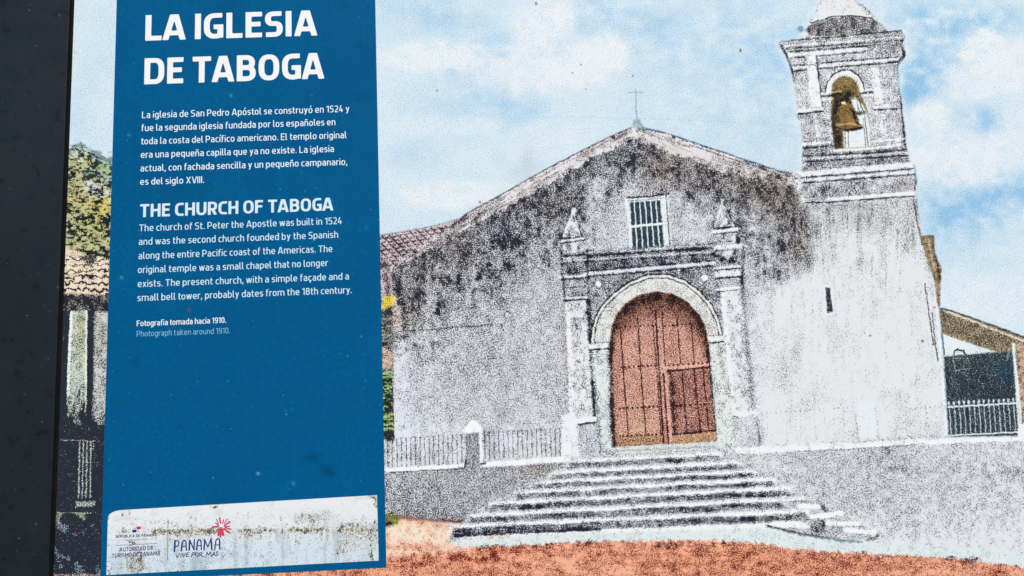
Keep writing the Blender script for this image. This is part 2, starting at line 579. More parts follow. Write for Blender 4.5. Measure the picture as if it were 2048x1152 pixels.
    s.put(s.poly(verge, 2), tone=.17, paper=(230, 228, 231), patch=.12)
    i, m = s.poly(verge, 3)
    al = np.where(X[i] < 1272, (X[i] * .87 - Y[i] * .5), (X[i] * .93 + Y[i] * .36))
    ac = np.where(X[i] < 1272, (X[i] * .5 + Y[i] * .87), (-X[i] * .36 + Y[i] * .93))
    stk = fbm(al, ac, 40, 4.5, 18, 3)
    s.T[i] += m * np.clip(.22 * stk + np.where(X[i] < 1010, .16, 0) + np.where(X[i] > 1420, .12, 0), -.1, .6)
    s.put((i, m * np.clip(stk * .4, 0, .6) * (X[i] < 1240)), paper=(214, 194, 192), ink=(78, 58, 62))
    s.rough()
    s.put(s.line(sil[3:12], 2.6, 2), tone=.75, ink=(66, 52, 62), a=.75)
    s.put(s.line([(q[0], q[1] + 7) for q in sil[3:11]], 1.8, 2), tone=.6, ink=(90, 66, 70), a=.55)
    s.put(s.line(sil[12:20], 3, 2), tone=.85, a=.8)
    s.put(s.line([(q[0], q[1] + 8) for q in sil[15:20]], 2.2, 2), tone=.8, a=.5)
    s.put(s.poly([(1430, 330), (1500, 338), (1560, 350), (1600, 358), (1600, 376), (1540, 368), (1480, 352)], 6), tone=.6, ink=(70, 58, 56), patch=.3, a=.8)
    s.put(s.poly([(860, 486), (885, 466), (920, 446), (930, 452), (880, 492), (862, 500)], 3), tone=.72, a=.7)
    # brown weathering
    for bx, by, rx, ry, k in [(1320, 330, 40, 40, .7), (1390, 350, 60, 30, .5), (1560, 400, 60, 40, .7), (1500, 370, 60, 25, .6), (840, 540, 60, 40, .4), (920, 500, 40, 40, .4), (1110, 410, 60, 30, .3), (1600, 480, 30, 60, .5), (1130, 700, 18, 70, .3), (820, 630, 30, 40, .4)]:
        s.put(s.blob(bx, by, rx, ry), paper=(205, 190, 172), ink=(52, 46, 50), a=k)
    # white scars and dark moulds of the plaster
    for bx, by, rx, ry, tt, k in [(1195, 375, 14, 24, .15, .7), (1180, 395, 10, 16, .2, .6), (1250, 385, 22, 20, .25, .6), (1215, 450, 30, 26, .25, .8), (1385, 440, 28, 36, .22, .8), (1360, 470, 26, 20, .25, .7),
                                  (1290, 345, 16, 20, .5, .5), (1320, 372, 30, 12, .45, .6), (1185, 470, 20, 16, .3, .6), (1090, 470, 20, 20, .45, .5), (1505, 470, 16, 40, .25, .7), (1535, 425, 8, 8, .1, .9),
                                  (1510, 420, 14, 18, .35, .5), (1545, 550, 20, 12, .75, .7), (1552, 530, 12, 26, .85, .7), (1585, 500, 18, 34, .7, .5), (1600, 515, 14, 24, .75, .6), (1565, 470, 20, 20, .7, .5),
                                  (1500, 385, 30, 12, .8, .6), (1610, 430, 18, 40, .75, .7), (960, 545, 40, 30, .8, .5), (900, 590, 50, 26, .7, .4), (1000, 600, 12, 12, .8, .6), (1110, 420, 30, 40, .78, .5), (1060, 480, 40, 40, .72, .3), (870, 620, 20, 20, .75, .4), (1005, 530, 60, 30, .75, .4),
                                  (805, 760, 14, 90, .12, .8), (860, 700, 30, 60, .28, .5), (830, 840, 30, 30, .18, .5), (1070, 600, 40, 50, .32, .4), (990, 700, 20, 60, .5, .3), (930, 720, 30, 80, .48, .3),
                                  (1525, 720, 40, 90, .08, .8), (1560, 640, 40, 60, .08, .7), (1500, 560, 14, 40, .3, .5)]:
        i, m = s.blob(bx, by, rx, ry)
        m = np.clip(m * (1 + .45 * fbm(X[i], Y[i], 9, 11, 15, 2)), 0, 1)
        s.put((i, m), tone=tt, a=k)
    s.put(s.line([(786, 663), (850, 660), (920, 654), (985, 650)], 2, 2), tone=.85, a=.6)
    s.put(s.poly([(784, 545), (800, 540), (812, 640), (812, 655), (786, 655)], 6), tone=.84, a=.6)
    s.put(s.poly([(784, 600), (800, 598), (804, 660), (786, 662)], 4), tone=.35, paper=(226, 206, 196), ink=(80, 60, 60), patch=.3, a=.7)
    s.put(s.blob(1015, 628, 6, 4), tone=.05, a=.9)
    s.put(s.line([(1008, 632), (1014, 622), (1020, 626)], 1.5, 1.5), tone=.8, a=.7)
    s.put(s.line([(1008, 662), (1002, 648)], 2, 2), tone=.8, a=.6)
    for bx, by in [(772, 600), (778, 607), (768, 612), (783, 597)]:
        s.put(s.blob(bx, by, 9, 7, 2), tone=.15, paper=(236, 214, 70), ink=(120, 110, 30), a=.95)

    # ---- cross and ornament on the gable
    s.put(s.line([(1271.5, 177), (1272, 210), (1274, 245)], 2.4, 1.6), tone=.6, ink=(70, 100, 130), a=.85)
    s.put(s.line([(1256, 185), (1287, 184)], 2.2, 1.8), tone=.6, ink=(80, 112, 142), a=.75)
    s.put(s.poly([(1266, 240), (1281, 238), (1283, 256), (1265, 257)], 2), tone=.5, ink=(66, 92, 104), paper=(205, 225, 230))
    s.put(s.poly([(1262, 254), (1270, 248), (1284, 247), (1291, 257), (1288, 270), (1274, 277), (1263, 270)], 2), tone=.42, paper=(225, 234, 230), ink=(56, 66, 72), patch=.3)
    s.put(s.line([(1024, 237), (1150, 234), (1272, 237), (1400, 241), (1540, 249), (1600, 253)], 1.4, 1.6), tone=.6, ink=(150, 186, 208), a=.4)
    s.put(s.line([(1080, 200), (1260, 198)], 1.2, 1.6), tone=.4, ink=(170, 196, 212), a=.25)

    # ---- window over the door
    s.put(s.poly([(1249, 396), (1338, 390), (1341, 492), (1262, 505)], 3), tone=.06, paper=(232, 240, 242), patch=.05, reg=5)
    s.put(s.line([(1254, 395), (1300, 393), (1336, 387)], 3, 2), tone=.8, a=.8)
    s.put(s.line([(1256, 402), (1332, 395)], 2, 1.5), tone=.7, a=.6)
    s.put(s.line([(1332, 390), (1340, 492)], 2, 1.5), tone=.75, a=.7)
    s.put(s.poly([(1260, 404), (1320, 401), (1328, 494), (1266, 500)], 1.5), tone=.93, ink=(32, 52, 66), paper=(150, 180, 190), patch=.02)
    for t_ in (.14, .32, .50, .68, .86):
        s.put(s.line([(1260 + 60 * t_, 404 - 3 * t_), (1266 + 62 * t_, 500 - 6 * t_)], 2.0, 1.4), tone=.03, paper=(228, 238, 240))
    s.put(s.line([(1264, 453), (1325, 447)], 4.6, 1.6), tone=.03, paper=(232, 240, 242))
    s.put(s.poly([(1262, 501), (1290, 498), (1329, 495), (1332, 501), (1300, 508), (1270, 507)], 2.5), tone=.04, paper=WHITE)
    s.put(s.line([(1262, 509), (1300, 511), (1335, 502)], 2.5, 2), tone=.8, a=.7)

    # ---- doorway: entablature, finials, pilasters
    s.put(s.poly([(1124, 505), (1432, 484), (1440, 560), (1446, 680), (1180, 692), (1172, 600), (1128, 604)], 3), tone=.60, patch=.14)
    s.put(s.poly([(1165, 500), (1262, 507), (1340, 502), (1430, 488), (1432, 520), (1165, 545)], 3), tone=.72, patch=.12)
    for p, q, w, tn, al in [((1170, 512), (1430, 496), 3.5, .95, .85), ((1172, 506), (1428, 490), 2.2, .15, .6), ((1172, 519), (1430, 503), 2.4, .12, .6), ((1172, 524), (1430, 508), 2.4, .9, .6),
                            ((1170, 548), (1428, 526), 4.5, .06, .9), ((1172, 554), (1430, 532), 2.6, .93, .8), ((1172, 542), (1430, 520), 2.6, .92, .7)]:
        s.put(s.line([p, q], w, 1.6), tone=tn, a=al)
    # finials
    for (ax, ay), (bx, by), (cx, cy) in [((1147, 420), (1125, 476), (1164, 474)), ((1445, 403), (1428, 456), (1471, 453))]:
        s.put(s.poly([(ax, ay - 8), (bx - 7, by + 2), (cx + 7, cy + 2)], 6), tone=.88, a=.75)
        s.put(s.poly([(ax - 3, ay), (ax + 3, ay), (cx, cy), (bx, by)], 2), tone=.30, paper=(228, 234, 238), patch=.25)
        s.put(s.poly([(ax - 3, ay - 5), (ax + 4, ay - 5), (ax + 4, ay + 5), (ax - 3, ay + 5)], 2), tone=.06)
        s.put(s.line([(ax, ay + 4), (bx + 2, by - 4)], 2.5, 2), tone=.08, a=.8)
        s.put(s.line([(ax + 3, ay + 4), (cx, cy)], 2, 1.6), tone=.9, a=.7)
        s.put(s.line([(bx - 1, by + 1), (cx + 1, cy)], 2.2, 1.5), tone=.92, a=.85)
    s.put(s.line([(1123, 482), (1168, 476)], 3.2, 1.6), tone=.05)
    s.put(s.line([(1123, 486), (1169, 480)], 2, 1.5), tone=.9, a=.8)
    s.put(s.poly([(1127, 488), (1166, 484), (1166, 505), (1128, 508)], 2), tone=.35, patch=.25)
    for y0, tn in [(511, .93), (515, .3), (521, .08), (527, .9), (536, .7), (545, .8)]:
        s.put(s.line([(1122, y0 + 2), (1172, y0 - 2)], 3.2, 1.6), tone=tn, a=.85)
    s.put(s.poly([(1130, 522), (1167, 520), (1168, 548), (1130, 550)], 2), tone=.72)
    s.put(s.line([(1120, 554), (1174, 551)], 3.6, 1.6), tone=.08)
    s.put(s.line([(1122, 559), (1174, 556)], 2.4, 1.6), tone=.9)
    s.put(s.poly([(1130, 562), (1170, 559), (1171, 592), (1131, 594)], 2), tone=.55, patch=.15)
    s.put(s.line([(1130, 575), (1170, 573)], 2.4, 1.6), tone=.85, a=.8)
    s.put(s.line([(1128, 597), (1175, 594)], 3.4, 1.6), tone=.08)
    s.put(s.line([(1128, 602), (1175, 599)], 2.4, 1.6), tone=.92)
    s.put(s.line([(1122, 505), (1126, 560), (1130, 605)], 4, 4), tone=.85, a=.7)
    s.put(s.line([(1174, 500), (1176, 560), (1178, 605)], 4, 3), tone=.88, a=.7)
    # right finial block
    s.put(s.line([(1426, 464), (1474, 458)], 5, 1.8), tone=.03, paper=WHITE)
    s.put(s.line([(1428, 469), (1474, 464)], 2, 1.5), tone=.9, a=.8)
    s.put(s.poly([(1430, 470), (1470, 466), (1471, 484), (1431, 487)], 2), tone=.3, patch=.25)
    s.put(s.line([(1476, 470), (1474, 490)], 7, 4), tone=.85, a=.7)
    s.put(s.poly([(1426, 491), (1484, 487), (1483, 497), (1427, 500)], 1.8), tone=.04, paper=WHITE)
    s.put(s.poly([(1428, 500), (1482, 497), (1470, 528), (1434, 531)], 2), tone=.72, patch=.2)
    s.put(s.poly([(1438, 502), (1468, 500), (1455, 518)], 3), tone=.12)
    s.put(s.line([(1428, 537), (1478, 532)], 4, 1.7), tone=.1)
    s.put(s.line([(1430, 541), (1480, 536)], 2.2, 1.5), tone=.9)
    s.put(s.poly([(1429, 545), (1483, 540), (1482, 550), (1431, 554)], 1.8), tone=.04, paper=WHITE)
    s.put(s.line([(1432, 557), (1484, 553)], 2.6, 1.5), tone=.9)
    s.put(s.poly([(1436, 559), (1480, 556), (1481, 573), (1437, 576)], 2), tone=.38, patch=.12)
    s.put(s.line([(1434, 579), (1484, 574)], 3.8, 1.7), tone=.05, paper=WHITE)
    s.put(s.line([(1436, 584), (1484, 579)], 2, 1.5), tone=.85)
    s.put(s.line([(1487, 500), (1484, 560), (1486, 590)], 7, 5), tone=.82, a=.7)
    for p, q, w, tn, al in [((1170, 535), (1428, 514), 10, .8, .5), ((1168, 562), (1300, 552), 9, .78, .45), ((1340, 548), (1430, 538), 8, .78, .45), ((1180, 600), (1184, 680), 10, .8, .5)]:
        s.put(s.line([p, q], w, 6)[:2], tone=tn, a=al)
    # pilaster shafts
    s.put(s.poly([(1131, 604), (1176, 601), (1194, 832), (1141, 836)], 2), tone=.22, paper=(230, 234, 238), patch=.2)
    s.put(s.poly([(1131, 606), (1139, 606), (1151, 834), (1140, 836)], 2), tone=.02, paper=WHITE)
    s.put(s.line([(1176, 603), (1183, 720), (1191, 832)], 8, 5), tone=.80, a=.9)
    s.put(s.line([(1155, 610), (1161, 690)], 14, 10), tone=.38, a=.5)
    s.put(s.poly([(1441, 584), (1482, 580), (1505, 820), (1464, 826)], 2), tone=.18, paper=(230, 234, 238), patch=.17)
    s.put(s.poly([(1442, 586), (1449, 585), (1472, 824), (1464, 826)], 2), tone=.02, paper=WHITE)
    s.put(s.line([(1484, 580), (1494, 700), (1509, 818)], 11, 8), tone=.62, a=.9)
    s.put(s.line([(1444, 690), (1452, 760), (1459, 812)], 8, 4), tone=.72, a=.9)
    s.put(s.line([(1480, 600), (1497, 815)], 4, 3), tone=.3, a=.6)
    # pedestals
    s.put(s.poly([(1124, 832), (1146, 828), (1152, 846), (1160, 912), (1122, 918)], 3), tone=.05, paper=(236, 240, 246))
    s.put(s.poly([(1138, 838), (1195, 832), (1197, 843), (1140, 849)], 2), tone=.02, paper=WHITE)
    s.put(s.poly([(1156, 849), (1198, 842), (1203, 908), (1160, 914)], 2), tone=.34, patch=.08)
    s.put(s.line([(1157, 849), (1190, 845)], 3, 1.6), tone=.95)
    s.put(s.line([(1198, 843), (1203, 910)], 4, 2.5), tone=.85, a=.9)
    s.put(s.poly([(1462, 826), (1514, 819), (1517, 829), (1464, 837)], 2), tone=.02, paper=WHITE)
    s.put(s.line([(1466, 833), (1476, 834)], 2, 1.6), tone=.9)
    s.put(s.poly([(1466, 838), (1516, 831), (1523, 892), (1468, 897)], 2), tone=.22, patch=.08)
    s.put(s.line([(1514, 834), (1520, 890)], 4, 3), tone=.7, a=.8)
    s.put(s.line([(1467, 838), (1469, 892)], 2.5, 2), tone=.6, a=.8)
    # jambs and arch
    s.put(s.poly([(1182, 692), (1220, 690), (1224, 800), (1228, 905), (1203, 910), (1192, 800)], 2), tone=.17, paper=(226, 233, 234), patch=.15)
    s.put(s.line([(1184, 704), (1192, 800), (1202, 905)], 5, 3), tone=.55, a=.8)
    s.put(s.poly([(1415, 680), (1446, 676), (1455, 740), (1466, 825), (1470, 897), (1437, 898), (1430, 800)], 2), tone=.16, paper=(228, 234, 232), patch=.15)
    s.put(s.line([(1440, 690), (1447, 745)], 8, 6), tone=.5, a=.7)
    outer = [(1181, 692), (1183, 660), (1190, 634), (1204, 610), (1226, 587), (1258, 564), (1296, 549), (1335, 548), (1370, 560), (1400, 582), (1424, 610), (1439, 642), (1446, 676)]
    inner = [(1415, 680), (1410, 652), (1397, 628), (1375, 604), (1346, 588), (1314, 583), (1281, 589), (1253, 606), (1233, 629), (1223, 656), (1220, 692)]
    s.put(s.poly(outer + inner, 1.8), tone=.17, paper=(230, 232, 230), patch=.12)
    s.put(s.blob(1225, 625, 24, 30), tone=.22, a=.6)
    s.put(s.blob(1420, 630, 16, 24), tone=.2, a=.5)
    s.put(s.line(outer, 2.4, 1.6), tone=.92, a=.9)
    s.put(s.line([(q[0] + (1313 - q[0]) * .055, q[1] + (690 - q[1]) * .055) for q in outer], 2, 1.6), tone=.8, a=.75)
    s.put(s.line([(q[0] + (1313 - q[0]) * .028, q[1] + (690 - q[1]) * .028) for q in outer], 2.5, 1.4), tone=.03, a=.8)
    s.put(s.poly([(1177, 689), (1222, 685), (1223, 694), (1178, 697)], 1.6), tone=.04, paper=WHITE)
    s.put(s.line([(1179, 700), (1220, 697)], 2.6, 1.6), tone=.85)
    s.put(s.line([(1178, 687), (1220, 684)], 1.6, 1.4), tone=.7, a=.7)
    s.put(s.poly([(1410, 676), (1448, 671), (1448, 679), (1411, 683)], 1.6), tone=.04, paper=WHITE)
    s.put(s.line([(1412, 687), (1447, 683)], 2.6, 1.6), tone=.8)
    s.put(s.line([(1411, 673), (1446, 669)], 1.6, 1.4), tone=.7, a=.7)
    for cx, cy in [(1197, 568), (1410, 555)]:
        s.put(s.blob(cx, cy, 9, 9, 3), tone=.85, a=.6)
        s.put(s.blob(cx, cy, 6.2, 6.6, 4), tone=.01, paper=(242, 244, 244))

    # ---- red door
    door = inner[::-1] + [(1426, 800), (1433, 881), (1380, 886), (1227, 893), (1223, 800)]
    s.put(s.poly(door, 1.6), tone=.40, paper=(238, 186, 168), ink=(96, 42, 44), patch=.07, reg=4)
    dm = s.poly(door, 1.6)
    i, m = dm
    x, y = X[i], Y[i]
    arch_d = np.interp(x, [1220, 1233, 1253, 1281, 1314, 1346, 1375, 1397, 1415], [690, 629, 606, 589, 583, 588, 604, 628, 676])
    sh = np.clip(1.25 - (y - arch_d) / 52.0, 0, 1) * m
    s.put((i, sh), tone=.88, ink=(34, 22, 26), paper=(200, 140, 110))
    s.put((i, np.clip((y - 790) / 80, 0, 1) * np.clip(1.2 - np.abs(x - 1280) / 50, 0, 1) * m * .7), paper=(242, 204, 172), tone=.40)
    s.put((i, np.clip((y - 860) / 20, 0, 1) * m * .8), ink=(70, 44, 34), paper=(214, 170, 130), tone=.5)
    s.put(s.line([(1221, 690), (1224, 800), (1228, 892)], 9, 7), tone=.92, ink=(40, 30, 34), a=.9)
    s.put(s.line([(1415, 690), (1424, 800), (1431, 880)], 6, 5), tone=.9, ink=(40, 30, 34), a=.9)
    s.put(s.blob(1235, 760, 10, 70), tone=.6, ink=(110, 30, 34), a=.6)
    s.put(s.blob(1345, 690, 8, 40), tone=.6, a=.5)
    # inset wicket
    s.put(s.poly([(1336, 742), (1418, 733), (1430, 862), (1346, 870)], 1.6), tone=.64, patch=.08)
    s.put(s.poly([(1336, 742), (1345, 741), (1352, 820), (1354, 868), (1346, 870)], 4), tone=.88, ink=(50, 30, 34))
    s.put(s.poly([(1326, 740), (1334, 740), (1345, 884), (1338, 886)], 1.8), tone=.22, paper=(242, 184, 166))
    s.put(s.poly([(1328, 733), (1417, 725), (1418, 731), (1329, 740)], 1.8), tone=.16, paper=(244, 190, 172))
    s.put(s.line([(1336, 742), (1418, 734)], 3, 2), tone=.92, ink=(52, 28, 32))
    s.put(s.line([(1346, 869), (1430, 861)], 3.4, 2.2), tone=.95, ink=(48, 30, 32))
    s.put(s.poly([(1346, 872), (1432, 864), (1433, 880), (1347, 885)], 2), tone=.36, paper=(222, 176, 140))
    s.put(s.blob(1352, 800, 8, 30), tone=.85, a=.6)
    for pts, w in [([(1241, 655), (1248, 760), (1257, 872)], 2), ([(1275, 632), (1283, 760), (1292, 872)], 2), ([(1311, 622), (1318, 740), (1327, 884)], 3), ([(1305, 640), (1316, 770), (1322, 870)], 1.5),
                   ([(1354, 636), (1361, 728)], 1.8), ([(1383, 650), (1389, 726)], 1.8), ([(1324, 625), (1330, 730)], 1.5), ([(1327, 748), (1337, 888)], 3), ([(1364, 742), (1374, 866)], 2), ([(1388, 738), (1401, 864)], 2), ([(1406, 736), (1418, 862)], 1.6)]:
        s.put(s.line(pts, w, 1.5), tone=.95, ink=(56, 28, 32), a=.85)
    s.put(s.line([(1317, 640), (1326, 735)], 5, 2.5), tone=.22, a=.6)
    for p, q, n_ in [((1234, 655), (1306, 651), 9), ((1242, 735), (1312, 731), 9), ((1240, 817), (1316, 813), 10), ((1240, 872), (1322, 869), 11), ((1330, 652), (1380, 647), 7), ((1338, 731), (1415, 726), 9), ((1354, 812), (1418, 808), 8)]:
        for k_ in range(n_):
            f_ = k_ / (n_ - 1)
            s.put(s.blob(p[0] + (q[0] - p[0]) * f_ + math.sin(k_ * 5.3) * 1.2, p[1] + (q[1] - p[1]) * f_, 2.6, 2.3, 2), tone=.99, ink=(40, 20, 24), a=1.0)

    # ---- threshold and boundary walls
    s.put(s.poly([(1203, 908), (1228, 896), (1434, 883), (1440, 893), (1436, 900), (1210, 912)], 2), tone=.10, paper=(220, 228, 226), patch=.06)
    s.put(s.line([(1232, 902), (1430, 893)], 4, 2.5), tone=.5, ink=(70, 74, 74), a=.7)
    s.put(s.line([(1226, 907), (1215, 906)], 8, 5), tone=.6, a=.7)
    s.put(s.poly([(700, 938), (790, 938), (930, 932), (1140, 920), (1200, 910), (1250, 960), (1250, 1068), (960, 1056), (880, 1040), (800, 1032), (700, 1030)], 2.5), tone=.48, paper=(224, 227, 234), ink=INK, patch=.08, reg=7)
    s.add(s.blob(880, 1030, 120, 16), .12)
    s.add(s.blob(840, 990, 80, 30), .06)
    s.put(s.blob(1080, 940, 36, 16), tone=.55, ink=(56, 50, 44), paper=(214, 206, 190), a=.7)
    s.put(s.poly([(700, 1028), (790, 1026), (798, 1036), (796, 1050), (700, 1060)], 4), tone=.75, paper=(190, 190, 110), ink=(36, 36, 30), patch=.3)
    s.put(s.line([(800, 1034), (860, 1040), (925, 1044)], 5, 5), tone=.75, ink=(90, 50, 44), paper=(226, 160, 130), a=.8)
    s.put(s.poly([(1470, 900), (1540, 896), (1800, 886), (2300, 862), (2300, 1150), (2048, 1132), (1960, 1122), (1840, 1110), (1740, 1096), (1600, 1075), (1520, 1020), (1480, 950)], 3), tone=.31, paper=(226, 230, 236), ink=(56, 48, 58), patch=.10, reg=7)
    i = s._bb(1470, 2300, 860, 1150)
    k = np.clip((X[i] - 1780) / 300, 0, 1) * .5 + np.clip((Y[i] - 1000 + (1750 - X[i]) * .1) / 90, 0, 1) * .8
    s.T[i] *= np.where(s.REG[i] == 7, 1 - .85 * np.clip(k, 0, 1), 1)
    for bx, by, rx, ry, tt, k in [(1772, 905, 13, 14, .75, .8), (1776, 938, 8, 8, .8, .8), (1805, 937, 18, 9, .75, .8), (1782, 964, 10, 8, .6, .6), (1890, 935, 22, 12, .5, .6), (1900, 960, 30, 14, .42, .5), (1970, 960, 20, 18, .45, .6), (1972, 930, 5, 14, .6, .7),
                                  (2020, 948, 20, 14, .55, .6), (2037, 945, 6, 14, .7, .6), (2030, 890, 20, 8, .4, .5), (2004, 908, 4, 10, .5, .6), (1880, 1010, 40, 30, .32, .5), (1830, 1060, 50, 14, .36, .5), (1700, 1010, 50, 30, .36, .4), (1965, 885, 8, 4, .6, .6)]:
        i, m = s.blob(bx, by, rx, ry)
        s.put((i, np.clip(m * (1 + .5 * fbm(X[i], Y[i], 7, 8, 22, 2)), 0, 1)), tone=tt, a=k)
    # pavement strip at the foot
    s.rough(2.2, 5)
    s.put(s.poly([(1000, 1074), (1024, 1066), (1536, 1052), (1620, 1064), (1720, 1078), (1860, 1092), (2048, 1104), (2300, 1120), (2300, 1150), (2048, 1133), (1960, 1123), (1850, 1113), (1740, 1108), (1620, 1101), (1536, 1089),
                  (1490, 1084), (1400, 1080), (1250, 1082), (1100, 1086), (1024, 1091), (960, 1094), (895, 1088), (905, 1078)], 2.5), tone=.09, paper=(224, 234, 236), ink=(120, 140, 146), patch=.09, reg=7)
    s.put(s.blob(1500, 1070, 700, 14), tone=.10, paper=(230, 236, 237), a=.3)
    for p in ([(960, 1094), (1010, 1092)], [(1040, 1093), (1120, 1090)], [(1150, 1086), (1190, 1084)], [(1410, 1090), (1470, 1086)], [(1510, 1096), (1545, 1102)], [(1320, 1092), (1370, 1091)]):
        s.put((s.line(p, 7, 4))[:2], tone=.75, ink=(70, 48, 44), patch=.25, a=.7)
    s.put(s.line([(1640, 1106), (1740, 1111), (1860, 1117), (2048, 1136)], 3, 3), tone=.6, a=.5, ink=(90, 50, 44))
    for bx, by, rx, ry in [(1903, 1117, 13, 4), (1932, 1121, 16, 7), (1950, 1119, 10, 4), (1722, 1106, 10, 3)]:
        s.put(s.blob(bx, by, rx, ry, 2), tone=.9, ink=(92, 40, 36), a=.85)
    s.rough()
    # white copings
    s.put(s.poly([(700, 938), (780, 936), (930, 927), (930, 935), (860, 942), (780, 944), (700, 945)], 2), tone=.02, paper=(244, 245, 248))
    s.put(s.poly([(961, 925), (1140, 913), (1142, 924), (1040, 931), (961, 934)], 2), tone=.02, paper=(244, 245, 248))
    s.put(s.line([(780, 945), (925, 937)], 2, 2), tone=.8, a=.7)
    s.put(s.line([(962, 937), (1130, 927)], 2, 2), tone=.7, a=.6)
    s.put(s.poly([(1469, 896), (1536, 892), (1800, 880), (2300, 858), (2300, 870), (2048, 881), (1800, 891), (1600, 902), (1470, 908)], 2), tone=.015, paper=(242, 245, 248))
    s.put(s.line([(1590, 903), (1720, 898), (1850, 887)], 2, 2), tone=.7, a=.6)

    # ---- gate pillar and railings
    s.put(s.poly([(932, 864), (957, 862), (962, 933), (932, 936)], 1.8), tone=.62, patch=.08, reg=7)
    s.put(s.poly([(958, 862), (964, 862), (966, 928), (960, 932)], 1.5), tone=.03, paper=WHITE)
    s.put(s.poly([(922, 862), (945, 838), (964, 853), (963, 864), (935, 867)], 2), tone=.03, paper=(244, 246, 248))
    for k_ in range(18):
        xx = 775 + k_ * 9.25
        if xx < 928:
            s.put(s.line([(xx, 878 - k_ * .6), (xx + .5, 900), (xx + 1, 933 - k_ * .4)], 1.3, 1.4), tone=.8, a=.66)
    s.put(s.line([(792, 876), (925, 870)], 1.2, 1.5), tone=.7, a=.4)
    for xx in (828, 834, 840, 860, 868):
        s.put(s.blob(xx, 905, 5, 16), tone=.7, a=.5)
    for k_ in range(17):
        xx = 969 + k_ * 9.4
        s.put(s.line([(xx, 864 - k_ * .5), (xx + 1.5, 916 - k_ * .3)], 1.3, 1.4), tone=.8, a=.66)
    s.put(s.line([(965, 866), (1124, 856)], 1.2, 1.5), tone=.7, a=.4)
    s.put(s.line([(930, 934), (932, 920)], 4, 3), tone=.9, a=.7)
    s.put(s.line([(962, 928), (970, 926)], 4, 3), tone=.9, a=.7)

    # ---- steps
    s.rough(.6, 8)
    s.put(s.poly([(1140, 920), (1205, 910), (1440, 897), (1475, 915), (1545, 955), (1585, 985), (1640, 1012), (1690, 1030), (1740, 1060), (1745, 1080), (1620, 1072), (1536, 1054), (1024, 1068), (900, 1082), (900, 1066), (940, 1030), (990, 1000), (1040, 975), (1100, 945)], 2),
          tone=.36, paper=(226, 229, 237), ink=INK, patch=.08, reg=6)
    ris = [((1140, 926), (1438, 911), 11), ((1105, 949), (1474, 928), 12), ((1067, 968), (1507, 946), 10), ((1035, 988), (1546, 962), 12), ((984, 1010), (1578, 979), 13), ((940, 1035), (1613, 1000), 14), ((906, 1056), (1612, 1026), 15)]
    s.put(s.poly([(906, 1078), (900, 1070), (1612, 1040), (1640, 1046), (1650, 1056), (1536, 1056), (1024, 1070)], 3), tone=.02, paper=(240, 244, 247))
    for (x0, y0), (x1, y1), h in ris:
        n_ = 14
        hh = 7.5
        s.put(s.poly([(x0 - 6, y0 - hh + 3), (x0 + 30, y0 - hh - 1), (x1 - 10, y1 - hh), (x1 + 6, y1 - hh + 3), (x1 + 8, y1 + 3), (x0 - 6, y0 + 4)], 4.5), tone=.03, paper=(242, 244, 248))
        wob = [1.3 * math.sin(k_ * 1.7 + y0) for k_ in range(n_ + 1)]
        top = [(x0 + (x1 - x0) * k_ / n_, y0 + (y1 - y0) * k_ / n_ + wob[k_]) for k_ in range(n_ + 1)]
        bot = [(px_, py_ + h + 1.0 * math.sin(k_ * 2.3 + x0)) for k_, (px_, py_) in enumerate(top)]
        s.put(s.poly(top + bot[::-1], 2.6), tone=.76, patch=.11)
        i, m = s.poly(top + bot[::-1], 3.2)
        s.T[i] += m * .09 * fbm(X[i], Y[i], 60, 5, 91, 3, .6)
        s.put(s.blob(*bot[0], 9, 6), tone=.85, a=.5)
        s.put(s.blob(*bot[-1], 12, 6), tone=.85, a=.5)
    s.put(s.line([(910, 1073), (1024, 1066), (1200, 1059)], 4, 3), tone=.95, a=.85)
    s.put(s.line([(1000, 1062), (930, 1068)], 5, 4), tone=.9, a=.6)
    s.put(s.poly([(1614, 1044), (1648, 1040), (1656, 1066), (1624, 1064)], 2.5), tone=.75, patch=.15)
    s.put(s.line([(1536, 1052), (1580, 1064), (1622, 1072), (1680, 1080), (1722, 1084)], 5, 4), tone=.88, a=.85)
    s.put(s.poly([(1650, 1052), (1700, 1060), (1730, 1068), (1700, 1078), (1650, 1070)], 4), tone=.4, patch=.12)
    s.put(s.line([(1718, 1048), (1721, 1062)], 4, 3), tone=.9, a=.8)
    s.put(s.line([(1645, 1012), (1650, 1022)], 8, 6), tone=.75, a=.6)
    s.put(s.line([(1735, 1082), (1750, 1076), (1754, 1070)], 5, 4), tone=.8, a=.7)
    s.put(s.poly([(1476, 918), (1560, 914), (1600, 950), (1560, 950)], 6), tone=.22, reg=7, a=.8)
    s.put(s.poly([(1040, 975), (1100, 946), (1100, 960), (1040, 990)], 4), tone=.45, a=.5)

    s.put(s.poly([(1560, 1000), (1620, 1008), (1640, 1016), (1610, 1024), (1570, 1016)], 3), tone=.05, a=.6)
    for pts in ([(1625, 1034), (1684, 1026)], [(1655, 1046), (1716, 1048)], [(1690, 1060), (1748, 1064)], [(1600, 1012), (1636, 1013)]):
        s.put(s.line(pts, 9, 4), tone=.02, paper=(242, 244, 247))
    s.rough()
    # ---- faint railing and long cast of the pale tower wall
    tw = [(1604, 398), (1650, 402), (1830, 388), (1842, 460), (1860, 540), (1871, 605), (1880, 690), (1890, 780), (1896, 873), (1720, 884), (1536, 892), (1514, 820), (1508, 700), (1510, 600), (1560, 570), (1620, 540), (1625, 470)]
    i, m = s.poly(tw, 10)
    fl = .05 + .055 * np.clip(fbm(X[i], Y[i], 40, 60, 31, 3), -1, 2) + .05 * np.clip(fbm(X[i], Y[i], 10, 60, 32, 2), 0, 2)
